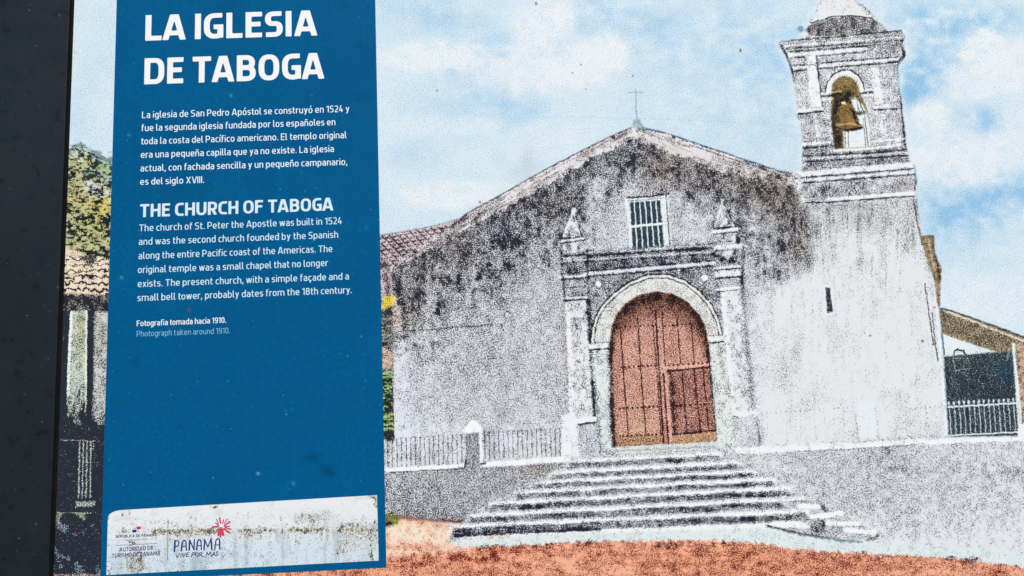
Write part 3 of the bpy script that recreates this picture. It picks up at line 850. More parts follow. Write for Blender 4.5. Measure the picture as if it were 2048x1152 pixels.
    fl = fl + np.clip((480 - Y[i]) / 80, 0, 1) * (.26 + .10 * fbm(X[i], Y[i], 14, 16, 35, 3, .7)) + np.clip((570 - Y[i]) / 150, 0, 1) * .08
    s.T[i] += (np.clip(fl, .012, .6) - s.T[i]) * m
    s.put((i, m), paper=(229, 233, 237), patch=.035)
    for bx, by, rx, ry, tt, k in [(1815, 465, 16, 40, .42, .7), (1808, 490, 10, 10, .5, .6), (1700, 440, 40, 30, .32, .6), (1765, 455, 30, 30, .28, .6), (1640, 470, 16, 50, .3, .6), (1660, 410, 40, 10, .5, .7), (1780, 580, 20, 40, .12, .6), (1700, 500, 30, 40, .03, .7), (1655, 520, 20, 40, .22, .5),
                                  (1596, 640, 14, 60, .12, .6), (1540, 640, 8, 60, .3, .5), (1620, 520, 12, 14, .7, .5), (1615, 455, 10, 60, .75, .5), (1520, 690, 12, 100, .2, .6)]:
        i, m = s.blob(bx, by, rx, ry)
        m = np.clip(m * (1 + .5 * fbm(X[i], Y[i], 8, 12, 33, 2)), 0, 1)
        s.put((i, m), tone=tt, a=k)
    i, m = s.poly([(1500, 470), (1640, 400), (1830, 395), (1850, 560), (1700, 640), (1640, 720), (1510, 760)], 24)
    st_ = np.clip(fbm(X[i], Y[i], 7, 80, 36, 3, .6) + .5 * fbm(X[i], Y[i], 18, 20, 37, 3, .7) - .35, 0, 2)
    s.T[i] += m * st_ * np.interp(Y[i], [400, 560, 740], [.22, .14, .04])
    for k_ in range(22):
        xx = 1514 + k_ * 9.6
        if abs(xx - 1730) > 22:
            s.put(s.line([(xx, 828 - k_ * .6), (xx + 2, 884 - k_ * .5)], 1.5, 2), tone=.35, a=.22 + .3 * (k_ in (1, 2, 18)))
            s.put(s.blob(xx, 828 - k_ * .7, 1.8, 2, 2), tone=.7, a=.5)
    for k_ in range(8):
        s.put(s.blob(1822 + k_ * 9.6, 818 - k_ * .8, 1.8, 2, 2), tone=.75, a=.5)
    s.put(s.line([(1711, 830), (1716, 878)], 2, 2), tone=.6, a=.6)
    s.put(s.line([(1752, 820), (1758, 878)], 1.8, 2), tone=.5, a=.4)
    s.put(s.poly([(1714, 802), (1748, 800), (1754, 878), (1718, 880)], 5), tone=.008, paper=(232, 238, 243), a=.8)
    s.put(s.poly([(1648, 573), (1664, 572), (1669, 628), (1651, 630)], 2), tone=.02, paper=WHITE, a=.9)
    s.put(s.poly([(1651, 576), (1660, 575), (1666, 624), (1654, 626)], 1.6), tone=.9, paper=(190, 196, 205))
    s.put(s.line([(1850, 567), (1857, 620), (1867, 690)], 2, 1.8), tone=.9, a=.8)
    s.put(s.line([(1864, 626), (1871, 690), (1876, 720)], 2, 1.8), tone=.9, a=.75)
    s.put(s.line([(1870, 560), (1880, 690), (1889, 800), (1894, 868)], 6, 3), tone=.015, paper=WHITE, a=.9)
    s.put(s.line([(1826, 392), (1836, 450), (1844, 490)], 2.4, 2), tone=.75, a=.7)

    # ---- lean-to and yard at the right
    s.put(s.poly([(1840, 472), (1852, 471), (1868, 470), (1871, 508), (1883, 538), (1881, 575), (1880, 611), (1876, 614), (1868, 560), (1854, 520), (1846, 492)], 1.8), tone=.58, paper=(190, 168, 128), ink=(56, 46, 42), patch=.18, reg=11)
    s.put(s.line([(1857, 476), (1868, 535)], 4, 3), tone=.25, paper=(205, 196, 180), a=.7)
    s.put(s.line([(1872, 512), (1880, 560)], 3, 3), tone=.8, a=.7)
    s.put(s.poly([(1880, 616), (1905, 622), (1950, 637), (2048, 673), (2300, 760), (2300, 880), (2040, 872), (1897, 874), (1886, 700)], 2), tone=.90, paper=(178, 192, 196), ink=(38, 46, 58), patch=.03, reg=11)
    s.put(s.poly([(1878, 614), (1905, 622), (1950, 637), (2048, 673), (2300, 760), (2300, 800), (2048, 700), (2000, 706), (1940, 690), (1884, 668)], 2), tone=.62, paper=(200, 184, 152), ink=(54, 46, 42), patch=.10)
    s.put(s.line([(1890, 622), (1950, 644), (2048, 682), (2200, 735)], 3.5, 2.5), tone=.06, paper=(232, 230, 222), a=.8)
    s.put(s.line([(1882, 616), (1950, 638), (2048, 674), (2200, 728)], 2.2, 2), tone=.9, a=.8)
    s.put(s.poly([(1885, 667), (1912, 677), (1950, 690), (1994, 704), (1950, 708), (1886, 713)], 1.8), tone=.02, paper=(230, 238, 243))
    s.put(s.line([(1884, 668), (1888, 710)], 3, 2), tone=.9, a=.8)
    s.put(s.line([(1907, 710), (1909, 702), (1914, 698), (1919, 700), (1926, 702), (1931, 708)], 2.8, 2), tone=.92)
    for p, q in [((1907, 717), (1936, 716)), ((1936, 716), (1940, 737)), ((1940, 737), (1911, 741)), ((1911, 741), (1906, 717))]:
        s.put(s.line([p, q], 1.6, 1.5), tone=.35, paper=(205, 215, 220), a=.75)
    s.put(s.blob(1960, 730, 50, 20), tone=.84, paper=(120, 170, 140), a=.5)
    s.put(s.blob(2010, 740, 24, 24), tone=.86, paper=(70, 140, 170), ink=(30, 60, 80), a=.6)
    s.put(s.line([(2020, 695), (2014, 718)], 3, 3), tone=.2, a=.7)
    s.put(s.poly([(2024, 686), (2029, 685), (2042, 800), (2044, 850), (2036, 850)], 1.6), tone=.05, paper=(234, 238, 240))
    s.put(s.poly([(2031, 686), (2300, 790), (2300, 860), (2046, 850)], 2), tone=.45, paper=(220, 190, 165), ink=(80, 54, 46), patch=.2)
    s.put(s.line([(1896, 814), (2040, 806)], 2.8, 1.5), tone=.05, paper=(225, 235, 240))
    for k_ in range(15):
        xx = 1898 + k_ * 9.9
        s.put(s.line([(xx, 808 - k_ * .5), (xx + 3, 840), (xx + 4.5, 870 - k_ * .4)], 1.5, 1.4), tone=.13, paper=(206, 219, 227), a=.88)
        s.put(s.blob(xx, 806 - k_ * .5, 2.6, 3.4, 2), tone=.05, paper=(225, 235, 240))
    s.put(s.line([(1897, 871), (2038, 864)], 2, 1.4), tone=.1, paper=(225, 235, 240))
    s.put(s.poly([(2036, 848), (2060, 844), (2300, 846), (2300, 872), (2036, 880)], 2), tone=.02, paper=WHITE)

    # ---- bell tower
    tower = [(1558, 84), (1600, 77), (1616, 70), (1612, 48), (1620, 43), (1631, 20), (1643, 0), (1656, -26), (1672, -50), (1690, -40), (1708, 0), (1728, 11), (1742, 24), (1748, 33), (1766, 48), (1776, 62), (1803, 60), (1810, 72), (1807, 94), (1813, 112), (1801, 124), (1795, 136),
             (1797, 170), (1804, 205), (1805, 222), (1810, 250), (1811, 275), (1819, 320), (1826, 326), (1833, 360), (1829, 382), (1830, 392), (1655, 404), (1606, 404), (1592, 372), (1586, 352), (1604, 338), (1604, 310), (1606, 290), (1601, 250), (1592, 232), (1596, 222),
             (1591, 190), (1585, 150), (1578, 128), (1570, 112), (1560, 96)]
    s.put(s.poly([(q[0] + (6 if q[0] > 1700 else -3), q[1]) for q in tower], 10), tone=.02, paper=(236, 241, 245), a=.8)
    s.put(s.poly(tower, 1.8), tone=.38, paper=(236, 239, 244), ink=(36, 38, 54), patch=.13, reg=2)
    s.put(s.poly([(1616, 70), (1612, 48), (1622, 42), (1645, 0), (1660, -40), (1692, -40), (1710, 0), (1745, 32), (1766, 48), (1776, 66), (1690, 72)], 2), tone=.05, paper=(232, 236, 237), patch=.05)
    s.put(s.line([(1712, 0), (1730, 18), (1745, 32)], 8, 6), tone=.5, a=.6)
    s.put(s.line([(1644, 0), (1630, 28)], 3, 3), tone=.35, a=.6)
    s.put(s.poly([(1610, 60), (1622, 48), (1660, 36), (1700, 32), (1746, 36), (1766, 50), (1776, 66), (1690, 74), (1618, 72)], 2), tone=.74, ink=(50, 48, 56), patch=.12)
    s.put(s.line([(1622, 46), (1660, 34), (1700, 31), (1746, 36)], 2, 1.6), tone=.9, a=.8)
    s.put(s.line([(1624, 42), (1660, 30), (1700, 27), (1742, 31)], 2.5, 1.8), tone=.03, a=.9)
    s.put(s.blob(1690, 58, 20, 10), paper=(205, 186, 174), ink=(60, 50, 52), a=.6)
    s.put(s.poly([(1752, 50), (1760, 46), (1776, 62), (1760, 66)], 3), tone=.3, a=.8)
    s.put(s.poly([(1596, 70), (1606, 64), (1618, 66), (1612, 74)], 2), tone=.03, paper=WHITE)
    s.put(s.blob(1601, 58, 7, 6, 2), tone=.5, ink=(40, 80, 120), paper=(170, 205, 230))
    # cornice
    s.put(s.poly([(1558, 84), (1600, 77), (1680, 72), (1803, 61), (1810, 72), (1807, 92), (1690, 100), (1580, 108), (1562, 98)], 2), tone=.50, patch=.12)
    for p, w, tn, al in [([(1562, 82), (1680, 73), (1800, 61)], 2.2, .9, .7), ([(1570, 92), (1680, 84), (1806, 74)], 3, .1, .6), ([(1575, 97), (1690, 89), (1806, 80)], 2.2, .85, .6), ([(1578, 110), (1650, 105), (1732, 97)], 6, .04, .9),
                         ([(1580, 103), (1690, 95), (1780, 88)], 2.4, .88, .7), ([(1582, 116), (1640, 112), (1730, 104)], 2, .8, .6), ([(1586, 136), (1690, 127), (1796, 118)], 4, .04, .9), ([(1588, 131), (1690, 122), (1796, 113)], 2, .85, .7),
                         ([(1590, 142), (1690, 133), (1795, 124)], 2.2, .85, .8), ([(1560, 86), (1572, 108), (1580, 128), (1588, 160)], 5, .8, .7), ([(1806, 95), (1808, 112), (1798, 126)], 7, .8, .6), ([(1796, 130), (1799, 180), (1806, 240), (1810, 290)], 4, .82, .7)]:
        s.put(s.line(p, w, 1.8), tone=tn, a=al)
    s.put(s.poly([(1738, 82), (1790, 78), (1796, 112), (1740, 116)], 4), tone=.62, a=.6)
    # pilasters
    s.put(s.poly([(1612, 112), (1631, 111), (1643, 212), (1621, 216)], 2), tone=.03, paper=(240, 243, 246))
    s.put(s.line([(1633, 112), (1645, 214)], 3, 2.5), tone=.8, a=.7)
    s.put(s.line([(1612, 130), (1640, 128)], 3, 1.5), tone=.55, a=.6)
    s.put(s.poly([(1590, 145), (1611, 142), (1620, 216), (1598, 220)], 3), tone=.30, a=.7)
    s.put(s.poly([(1741, 136), (1756, 134), (1766, 208), (1750, 210)], 2.5), tone=.05, paper=(238, 242, 246))
    s.put(s.poly([(1760, 140), (1795, 136), (1802, 210), (1768, 212)], 4), tone=.40, a=.7)
    s.put(s.line([(1594, 223), (1646, 217)], 5, 2), tone=.04)
    s.put(s.line([(1598, 228), (1646, 223)], 2.2, 1.6), tone=.88)
    s.put(s.line([(1748, 215), (1776, 212)], 4.5, 2), tone=.04)
    s.put(s.line([(1748, 220), (1804, 217)], 2.2, 1.8), tone=.8, a=.8)
    s.put(s.poly([(1600, 232), (1650, 228), (1656, 280), (1606, 286)], 4), tone=.52, a=.6)
    s.put(s.poly([(1624, 226), (1632, 226), (1640, 272), (1632, 274)], 3), tone=.1, a=.7)
    s.put(s.poly([(1750, 224), (1764, 222), (1772, 268), (1758, 270)], 4), tone=.08, a=.7)
    # arch of the belfry
    s.put(s.poly([(1648, 186), (1652, 165), (1664, 148), (1682, 139), (1700, 139), (1716, 149), (1726, 165), (1730, 182), (1742, 240), (1746, 294), (1664, 300), (1656, 240)], 2), tone=.28, a=.8)
    s.put(s.line([(1650, 184), (1654, 166), (1666, 149), (1683, 140), (1700, 140), (1716, 150), (1726, 166), (1729, 182)], 2.2, 1.6), tone=.85)
    s.put(s.line([(1656, 182), (1661, 166), (1671, 153), (1685, 146), (1699, 146), (1712, 154), (1720, 168), (1724, 180)], 7.5, 2), tone=.03, paper=(240, 243, 245))
    op = [(1664, 184), (1666, 168), (1674, 157), (1687, 152), (1700, 154), (1711, 163), (1718, 178), (1724, 196), (1736, 222), (1740, 256), (1742, 294), (1702, 297), (1670, 298), (1665, 262), (1662, 232)]
    s.put(s.poly(op, 1.8), tone=.62, paper=(184, 154, 94), ink=(34, 32, 28), patch=.06, reg=2)
    s.put(s.poly([(1664, 184), (1668, 182), (1700, 182), (1714, 200), (1700, 212), (1680, 220), (1672, 250), (1686, 262), (1686, 296), (1670, 298), (1664, 262), (1662, 232)], 3), tone=.92, ink=(28, 26, 26), a=.95)
    s.put(s.poly([(1700, 196), (1710, 194), (1722, 205), (1734, 222), (1740, 256), (1742, 294), (1688, 297), (1686, 262), (1715, 258), (1718, 240)], 2), tone=.03, paper=(232, 240, 243), ink=(50, 56, 66))
    for p, w in [([(1718, 200), (1729, 230), (1737, 294)], 2), ([(1714, 205), (1720, 230)], 1.6), ([(1726, 236), (1732, 292)], 1.6), ([(1696, 264), (1697, 296)], 1.8), ([(1690, 264), (1691, 296)], 1.6)]:
        s.put(s.line(p, w, 1.5), tone=.8, a=.7)
    s.put(s.poly([(1710, 224), (1731, 221), (1733, 228), (1713, 232)], 2), tone=.85, ink=(46, 40, 38))
    s.put(s.poly([(1695, 205), (1704, 186), (1712, 200), (1722, 205), (1716, 196)], 3), tone=.8, a=.8)
    # bell
    s.put(s.poly([(1679, 214), (1684, 208), (1697, 207), (1704, 213), (1709, 228), (1716, 245), (1726, 254), (1722, 259), (1695, 262), (1674, 258), (1672, 250), (1677, 242), (1680, 228)], 1.8), tone=.38, paper=(160, 126, 74), ink=(32, 27, 22), patch=.16, reg=3)
    s.put(s.line([(1677, 226), (1676, 244)], 6, 4), tone=.7, a=.8)
    s.put(s.line([(1706, 222), (1712, 242), (1722, 252)], 4, 3), tone=.75, a=.8)
    s.put(s.line([(1676, 250), (1700, 247), (1722, 252)], 3, 2), tone=.08, paper=(206, 176, 118), a=.8)
    s.put(s.line([(1674, 256), (1695, 261), (1724, 256)], 4, 2.5), tone=.85, a=.9)
    s.put(s.poly([(1683, 204), (1688, 202), (1692, 208), (1684, 209)], 1.5), tone=.08, paper=(235, 230, 215))
    s.put(s.blob(1690, 165, 16, 8), tone=.4, paper=(184, 154, 98), a=.8)
    # imposts
    for p, w, tn in [([(1644, 187), (1682, 182)], 4, .05), ([(1644, 193), (1664, 191)], 2.6, .88), ([(1645, 199), (1666, 197)], 3, .06), ([(1716, 182), (1746, 179)], 3.4, .06), ([(1720, 187), (1746, 184)], 2.2, .85), ([(1722, 192), (1746, 190)], 2.4, .1)]:
        s.put(s.line(p, w, 1.6), tone=tn, a=.9)
    # base and ledges
    s.put(s.poly([(1604, 284), (1664, 280), (1668, 300), (1800, 288), (1814, 300), (1820, 326), (1606, 340)], 3), tone=.60, patch=.12)
    for p, w, tn in [([(1605, 289), (1660, 284)], 5, .04), ([(1668, 301), (1740, 297), (1800, 290)], 5, .04), ([(1606, 296), (1664, 292)], 2.2, .85), ([(1750, 283), (1808, 277)], 2.4, .1), ([(1606, 312), (1740, 306), (1814, 299)], 2, .92), ([(1608, 318), (1814, 305)], 2, .2), ([(1608, 324), (1816, 311)], 2.2, .9),
                     ([(1590, 349), (1700, 340), (1827, 329)], 9, .02), ([(1590, 357), (1828, 337)], 2, .88), ([(1592, 362), (1828, 343)], 2.6, .06), ([(1594, 367), (1830, 349)], 2.2, .88)]:
        s.put(s.line(p, w, 1.7), tone=tn, a=.9)
    s.put(s.poly([(1596, 370), (1830, 352), (1830, 384), (1655, 398), (1604, 400)], 3), tone=.48, patch=.14)
    s.put(s.blob(1650, 382, 26, 10), tone=.8, a=.7)
    s.put(s.blob(1810, 375, 20, 14), ink=(70, 56, 52), paper=(215, 205, 205), tone=.5, a=.5)
    s.put(s.line([(1829, 330), (1833, 360), (1829, 380)], 3.5, 2.5), tone=.85, a=.8)
    s.put(s.line([(1656, 399), (1740, 393), (1826, 386)], 6, 2), tone=.02, paper=WHITE)
    s.put(s.line([(1610, 405), (1656, 405), (1828, 392)], 2.2, 1.7), tone=.85, a=.85)
    s.put(s.poly([(1590, 345), (1600, 342), (1606, 372), (1600, 378)], 3), tone=.15, a=.8)

    # the sky inks are laid down soft: most of their colour is continuous, little of it grain
    k0 = np.clip(s.T * .8 - .03, 0, 1)[:, None] * .7
    sk = (s.REG == 0)[:, None]
    s.P = np.where(sk, s.P + (s.K - s.P) * k0, s.P)
    s.T = np.where(sk[:, 0], .13 + s.T * .33, s.T)
    s.K = np.where(sk, s.K * .55 + s.P * .45 - np.array([26, 16, 8.]), s.K)
    # ---- general mottling where asked for, then a few dirt specks stuck to the sheet
    mot = fbm(s.x, s.y, 10, 12, 41, 3, .8)
    s.T += s.A * mot
    leaf = fbm(s.x, s.y, 5.5, 3.4, 43, 2, .5) + .6 * fbm(s.x + s.y * .5, s.y, 20, 14, 44, 2)
    s.T = np.where((s.REG == 9) | (s.REG == 12), s.T + .40 * leaf, s.T)
    for bx, by, rx, ry, c in [(1481, 101, 2, 4, (90, 90, 70)), (1072, 7, 3, 4, (140, 140, 130)), (960, 404, 3, 3, (170, 130, 60)), (1162, 129, 1.6, 1.6, (90, 90, 90)), (1266, 152, 1.8, 1.8, (90, 130, 90)), (875, 181, 1.8, 1.8, (90, 110, 130)), (1145, 147, 1.5, 1.5, (120, 120, 110)), (1172, 178, 1.5, 1.5, (120, 120, 110)), (151, 105, 5, 3.5, (214, 212, 178)), (1845, 682, 3, 3, (90, 90, 100)), (1740, 671, 2, 2, (100, 100, 110))]:
        s.put(s.blob(bx, by, rx, ry, 2), tone=.0, paper=c, a=.9)


# ------------------------------------------------------------------ the sign
sign = empty('information_sign')
sign.location = (0, 0, ZC)
sign['label'] = 'weathered outdoor information board with a blue text panel beside a tinted old church photograph'
sign['category'] = 'sign'

gapR = [to_plane(p) for p in ((149.5, 0), (107, 1152))]
uL = float(np.mean([q[0] for q in gapR]))
gapL = [to_plane(p) for p in ((142, 0), (129, 384), (116, 768), (101, 1152))]
uG = float(np.mean([q[0] for q in gapL])) - 1.5
U1, V0, V1 = 1230.0, -760.0, 740.0

STEP = 1.2
sh = Sheet(uL, U1, V0, V1, STEP)
paint_photo(sh)
REGIONS = {0: 'photo_print', 1: 'printed_church', 2: 'printed_bell_tower', 3: 'printed_bell', 4: 'printed_door', 5: 'printed_window', 6: 'printed_staircase',
           7: 'printed_boundary_wall', 8: 'printed_ground', 9: 'printed_tree', 10: 'printed_house', 11: 'printed_shed', 12: 'printed_bush', 13: 'printed_outbuilding'}
paper, ink = sh.attrs()
P3 = np.stack([sh.U * S, np.zeros_like(sh.U), -sh.V * S], 1)
quads = sh.quads()
qr = sh.REG[quads[:, 0]]
photo = None
for rid, nm in REGIONS.items():
    q = quads[qr == rid]
    if not len(q):
        continue
    idx, inv = np.unique(q, return_inverse=True)
    o = fast_mesh(nm, P3[idx], inv.reshape(q.shape), M_PRINT, sign if rid == 0 else photo, paper[idx], ink[idx])
    if rid == 0:
        photo = o

# body of the sign: board behind the print, groove, slate posts
zt, zb = -V0 * S, -V1 * S
box('backing_board', (uG - 60) * S, (U1 + 12) * S, 0.004, 0.03, zb - 0.02, zt + 0.02, M_BOARD, sign)
box('print_panel_core', uL * S + 0.0003, U1 * S, 0.0004, 0.0038, zb, zt, M_BOARD, sign)
box('frame_post', (uG - 330) * S, uG * S, -0.004, 0.0037, zb - 0.25, zt + 0.12, M_POST, sign, 0.0008)
box('frame_post', (U1 + 8) * S, (U1 + 338) * S, -0.004, 0.0037, zb - 0.25, zt + 0.12, M_POST, sign, 0.0008)

# ------------------------------------------------------------------ blue text panel
ub0 = float(np.mean([to_plane(p)[0] for p in ((233, 0), (224, 384), (213, 768), (199.5, 1152))]))
ub1 = float(np.mean([to_plane(p)[0] for p in ((750, 0), (758.5, 384), (766, 768), (772.5, 1135))]))
vb1 = float(np.mean([to_plane(p)[1] for p in ((420, 1152), (772.5, 1135))]))
bl = Sheet(ub0, ub1, V0 + 8, vb1, 3.0, 0.4)
bl.P[:] = (0, 94, 143)
bl.K[:] = (0, 84, 133)
drips = np.clip(fbm(bl.x, bl.y, 7, 420, 53, 3, .6) - .9, 0, 2)
bl.P += drips[:, None] * np.array([6, 5, 3.]) + 2.2 * fbm(bl.x, bl.y, 120, 90, 54, 4, .6)[:, None] * np.array([.2, 1, 1.])
bl.P = np.clip(bl.P, 0, 255)
bl.T[:] = np.clip(.35 + (bl.y - 500) / 2600 + .10 * fbm(bl.x, bl.y, 160, 120, 51, 3), .02, .95)
for bx, by, rx, ry, k in [(625, 915, 18, 10, .35), (655, 940, 14, 12, .4), (662, 948, 7, 6, .35), (690, 12, 10, 6, .25), (720, 90, 14, 8, .25), (725, 195, 12, 8, .25), (270, 725, 10, 10, .25), (330, 530, 20, 14, .12), (770, 745, 6, 6, .2)]:
    bl.put(bl.blob(bx, by, rx, ry), paper=(30, 62, 92), ink=(26, 56, 86), a=k)
for bx, by, rx, ry, c, k in [(438, 453, 4, 4, (110, 84, 50), .9), (378, 620, 4, 4.5, (130, 78, 60), .9), (585, 818, 4, 3, (70, 130, 165), .35), (571, 822, 4, 3, (70, 130, 165), .4), (587, 967, 4, 4, (120, 165, 190), .5), (732, 455, 5, 4, (60, 125, 165), .5), (549, 953, 4, 4, (50, 115, 160), .4), (516, 947, 3, 3, (190, 215, 230), .6), (462, 191, 2.5, 3, (160, 195, 215), .6), (257, 270, 2.5, 2.5, (130, 175, 205), .6), (243, 555, 3, 3, (150, 190, 215), .6)]:
    bl.put(bl.blob(bx, by, rx, ry), paper=c, ink=c, a=k)
pb, ib = bl.attrs()
PB = np.stack([bl.U * S, np.full_like(bl.U, -0.0003), -bl.V * S], 1)
panel = fast_mesh('text_panel', PB, bl.quads(), M_BLUE, sign, pb, ib)

# ------------------------------------------------------------------ lettering: strokes -> filled outlines
XH = 0.735


def q_arc(x0, y0, x1, y1, first, n=2.5, steps=8):
    out = []
    for k in range(steps + 1):
        t = math.pi / 2 * k / steps
        c, s_ = math.cos(t) ** (2 / n) if k < steps else 0.0, math.sin(t) ** (2 / n)
        if first == 'h':
            out.append((x0 + (x1 - x0) * s_, y0 + (y1 - y0) * (1 - c)))
        else:
            out.append((x0 + (x1 - x0) * (1 - c), y0 + (y1 - y0) * s_))
    return out


def ring(l, r, b, t, ry=None):
    m = (l + r) / 2
    ry = ry or min(.32, (t - b) / 2)
    p = q_arc(m, t, r, t - ry, 'h') + q_arc(r, b + ry, m, b, 'v') + q_arc(m, b, l, b + ry, 'h') + q_arc(l, t - ry, m, t, 'v')
    return p + [p[0]]


def glyph(ch, h, hv):
    """outer width, strokes (centre lines), clip (ymin, ymax) in cap-height units"""
    T, B = 1 - hv, hv
    X, XT = XH, XH - hv
    cl = (-9, 9)
    if ch == 'I':
        return 2 * h, [[(h, 0), (h, 1)]], cl
    if ch == 'l':
        return 2 * h + .10, [[(h, 1.04), (h, .22)] + q_arc(h, .22, h + .17, B, 'v')[1:]], (0, 1.04)
    if ch in 'ií':
        st = [[(h, 0), (h, X)]]
        st += [[(h, .89), (h, .89 + 1.9 * h)]] if ch == 'i' else [[(h - .02, .87), (h + .13, 1.1)]]
        return 2 * h, st, cl
    if ch == '.':
        return 2.3 * h, [[(1.15 * h, 0), (1.15 * h, 2.2 * h)]], cl
    if ch == ',':
        return 2.3 * h, [[(1.2 * h, 2.1 * h), (1.1 * h, .02), (.4 * h, -.16)]], cl
    if ch in 'L':
        return .55, [[(h, 0), (h, 1)], [(h, B), (.55, B)]], cl
    if ch in 'EF':
        W = .56
        st = [[(h, 0), (h, 1)], [(h, T), (W, T)], [(h, .52), (W - .05, .52)]]
        return W, st + ([[(h, B), (W, B)]] if ch == 'E' else []), cl
    if ch == 'T':
        W = .64
        return W, [[(0, T), (W, T)], [(W / 2, 0), (W / 2, T)]], cl
    if ch == 'H':
        W = .69
        return W, [[(h, 0), (h, 1)], [(W - h, 0), (W - h, 1)], [(h, .51), (W - h, .51)]], cl
    if ch in 'AÁ':
        W = .76
        st = [[(h * .9 - .03, -.1), (W / 2 - h * .32, 1.04)], [(W - h * .9 + .03, -.1), (W / 2 + h * .32, 1.04)], [(.18, .27), (W - .18, .27)]]
        if ch == 'Á':
            return W, st + [[(W / 2, 1.08), (W / 2 + .14, 1.28)]], (0, 1.4)
        return W, st, (0, 1)
    if ch == 'V':
        W = .72
        return W, [[(h * .9 - .03, 1.1), (W / 2 - h * .2, -.04)], [(W - h * .9 + .03, 1.1), (W / 2 + h * .2, -.04)]], (0, 1)
    if ch == 'X':
        W = .72
        return W, [[(h, -.06), (W - h, 1.06)], [(h, 1.06), (W - h, -.06)]], (0, 1)
    if ch == 'M':
        W = .92
        return W, [[(h, 0), (h, 1)], [(W - h, 0), (W - h, 1)], [(h, 1.02), (W / 2, .25), (W - h, 1.02)]], (0, 1)
    if ch == 'N':
        W = .74
        return W, [[(h, 0), (h, 1)], [(W - h, 0), (W - h, 1)], [(h, 1.0), (W - h, 0.0)]], (0, 1)
    if ch in 'OÓ':
        W = .72
        return W, [ring(h, W - h, B, T, .36)], cl
    if ch == 'D':
        W = .69
        return W, [[(h, 0), (h, 1)], [(h, T), (W * .5, T)] + q_arc(W * .5, T, W - h, T - .34, 'h')[1:] + q_arc(W - h, B + .34, W * .5, B, 'v') + [(h, B)]], cl
    if ch == 'B':
        W = .66
        r = W - h
        return W, [[(h, 0), (h, 1)], [(h, T), (W * .45, T)] + q_arc(W * .45, T, r - .03, T - .2, 'h')[1:] + q_arc(r - .03, .52 + .16, W * .45, .52, 'v')[1:] + [(h, .52)],
                   [(W * .45, .52)] + q_arc(W * .45, .52, r, .52 - .2, 'h')[1:] + q_arc(r, B + .2, W * .45, B, 'v')[1:] + [(h, B)]], cl
    if ch in 'PR':
        W = .64
        r = W - h
        st = [[(h, 0), (h, 1)], [(h, T), (W * .45, T)] + q_arc(W * .45, T, r, T - .22, 'h')[1:] + q_arc(r, .42 + .2, W * .45, .42, 'v')[1:] + [(h, .42)]]
        if ch == 'R':
            st.append([(W * .5, .45), (r + .02, -.06)])
        return W, st, (0, 1)
    if ch == 'C':
        W = .60
        return W, [[(W, T), (W * .62, T)] + q_arc(W * .62, T, h, T - .34, 'h')[1:] + q_arc(h, B + .34, W * .62, B, 'v') + [(W, B)]], cl
    if ch == 'G':
        W = .66
        return W, [[(W - .04, T), (W * .6, T)] + q_arc(W * .6, T, h, T - .34, 'h')[1:] + q_arc(h, B + .34, W * .6, B, 'v') + [(W - h, B + .03)], [(W - h, .03), (W - h, .55)], [(W - h, .55 - hv), (W * .5, .55 - hv)]], cl
    if ch in 'UÚ':
        W = .70
        st = [[(h, 1), (h, B + .32)] + q_arc(h, B + .32, W / 2, B, 'v')[1:] + q_arc(W / 2, B, W - h, B + .32, 'h')[1:] + [(W - h, 1)]]
        return W, st + ([[(W / 2 - .03, 1.08), (W / 2 + .11, 1.28)]] if ch == 'Ú' else []), cl
    if ch in 'Ss5':
        H = X if ch == 's' else 1
        W = {'S': .60, 's': .49, '5': .56}[ch]
        t = H - hv
        m = H * .52
        if ch == '5':
            m = .56
            return W, [[(W - .03, T), (h + .03, T), (h + .01, m), (W * .5, m)] + q_arc(W * .5, m, W - h, m - .24, 'h')[1:] + q_arc(W - h, B + .22, W * .5, B, 'v')[1:] + [(.02, B)]], cl
        a_ = (t - m) * .98
        b_ = (m - B) * .98
        p = [(W - .04, t), (W * .5, t)] + q_arc(W * .5, t, h, t - a_ / 2, 'h')[1:] + q_arc(h, t - a_ / 2, W * .42, m, 'v')[1:] + [(W * .58, m)] + q_arc(W * .58, m, W - h, m - b_ / 2, 'h')[1:] + q_arc(W - h, m - b_ / 2, W * .5, B, 'v')[1:] + [(.03, B)]
        return W, [p], cl
    if ch in 'oóbdpq':
        W = .58
        st = [ring(h, W - h, B, XT, .27)]
        if ch == 'ó':
            st.append([(W / 2 - .03, .87), (W / 2 + .12, 1.1)])
        if ch in 'bp':
            st.append([(h, 1.04 if ch == 'b' else X), (h, 0 if ch == 'b' else -.24)])
        if ch in 'dq':
            st.append([(W - h, 1.04 if ch == 'd' else X), (W - h, 0 if ch == 'd' else -.24)])
        return W, st, cl
    if ch == 'g':
        W = .58
        return W, [ring(h, W - h, B + .02, XT, .25), [(W - h, X), (W - h, -.04)] + q_arc(W - h, -.04, W * .5, -.25 + hv, 'v')[1:] + [(.05, -.25 + hv)]], cl
    if ch in 'cç':
        W = .48
        st = [[(W, XT), (W * .62, XT)] + q_arc(W * .62, XT, h, XT - .27, 'h')[1:] + q_arc(h, B + .27, W * .62, B, 'v') + [(W, B)]]
        if ch == 'ç':
            st.append([(W * .55, .02), (W * .5, -.12), (W * .66, -.17), (W * .5, -.24)])
        return W, st, cl
    if ch == 'e':
        W = .57
        return W, [[(h, .35), (W - h, .35)] + [(W - h, XT - .25)] + q_arc(W - h, XT - .25, W / 2, XT, 'v')[1:] + q_arc(W / 2, XT, h, XT - .27, 'h')[1:] + q_arc(h, B + .27, W * .6, B, 'v') + [(W - .05, B)]], cl
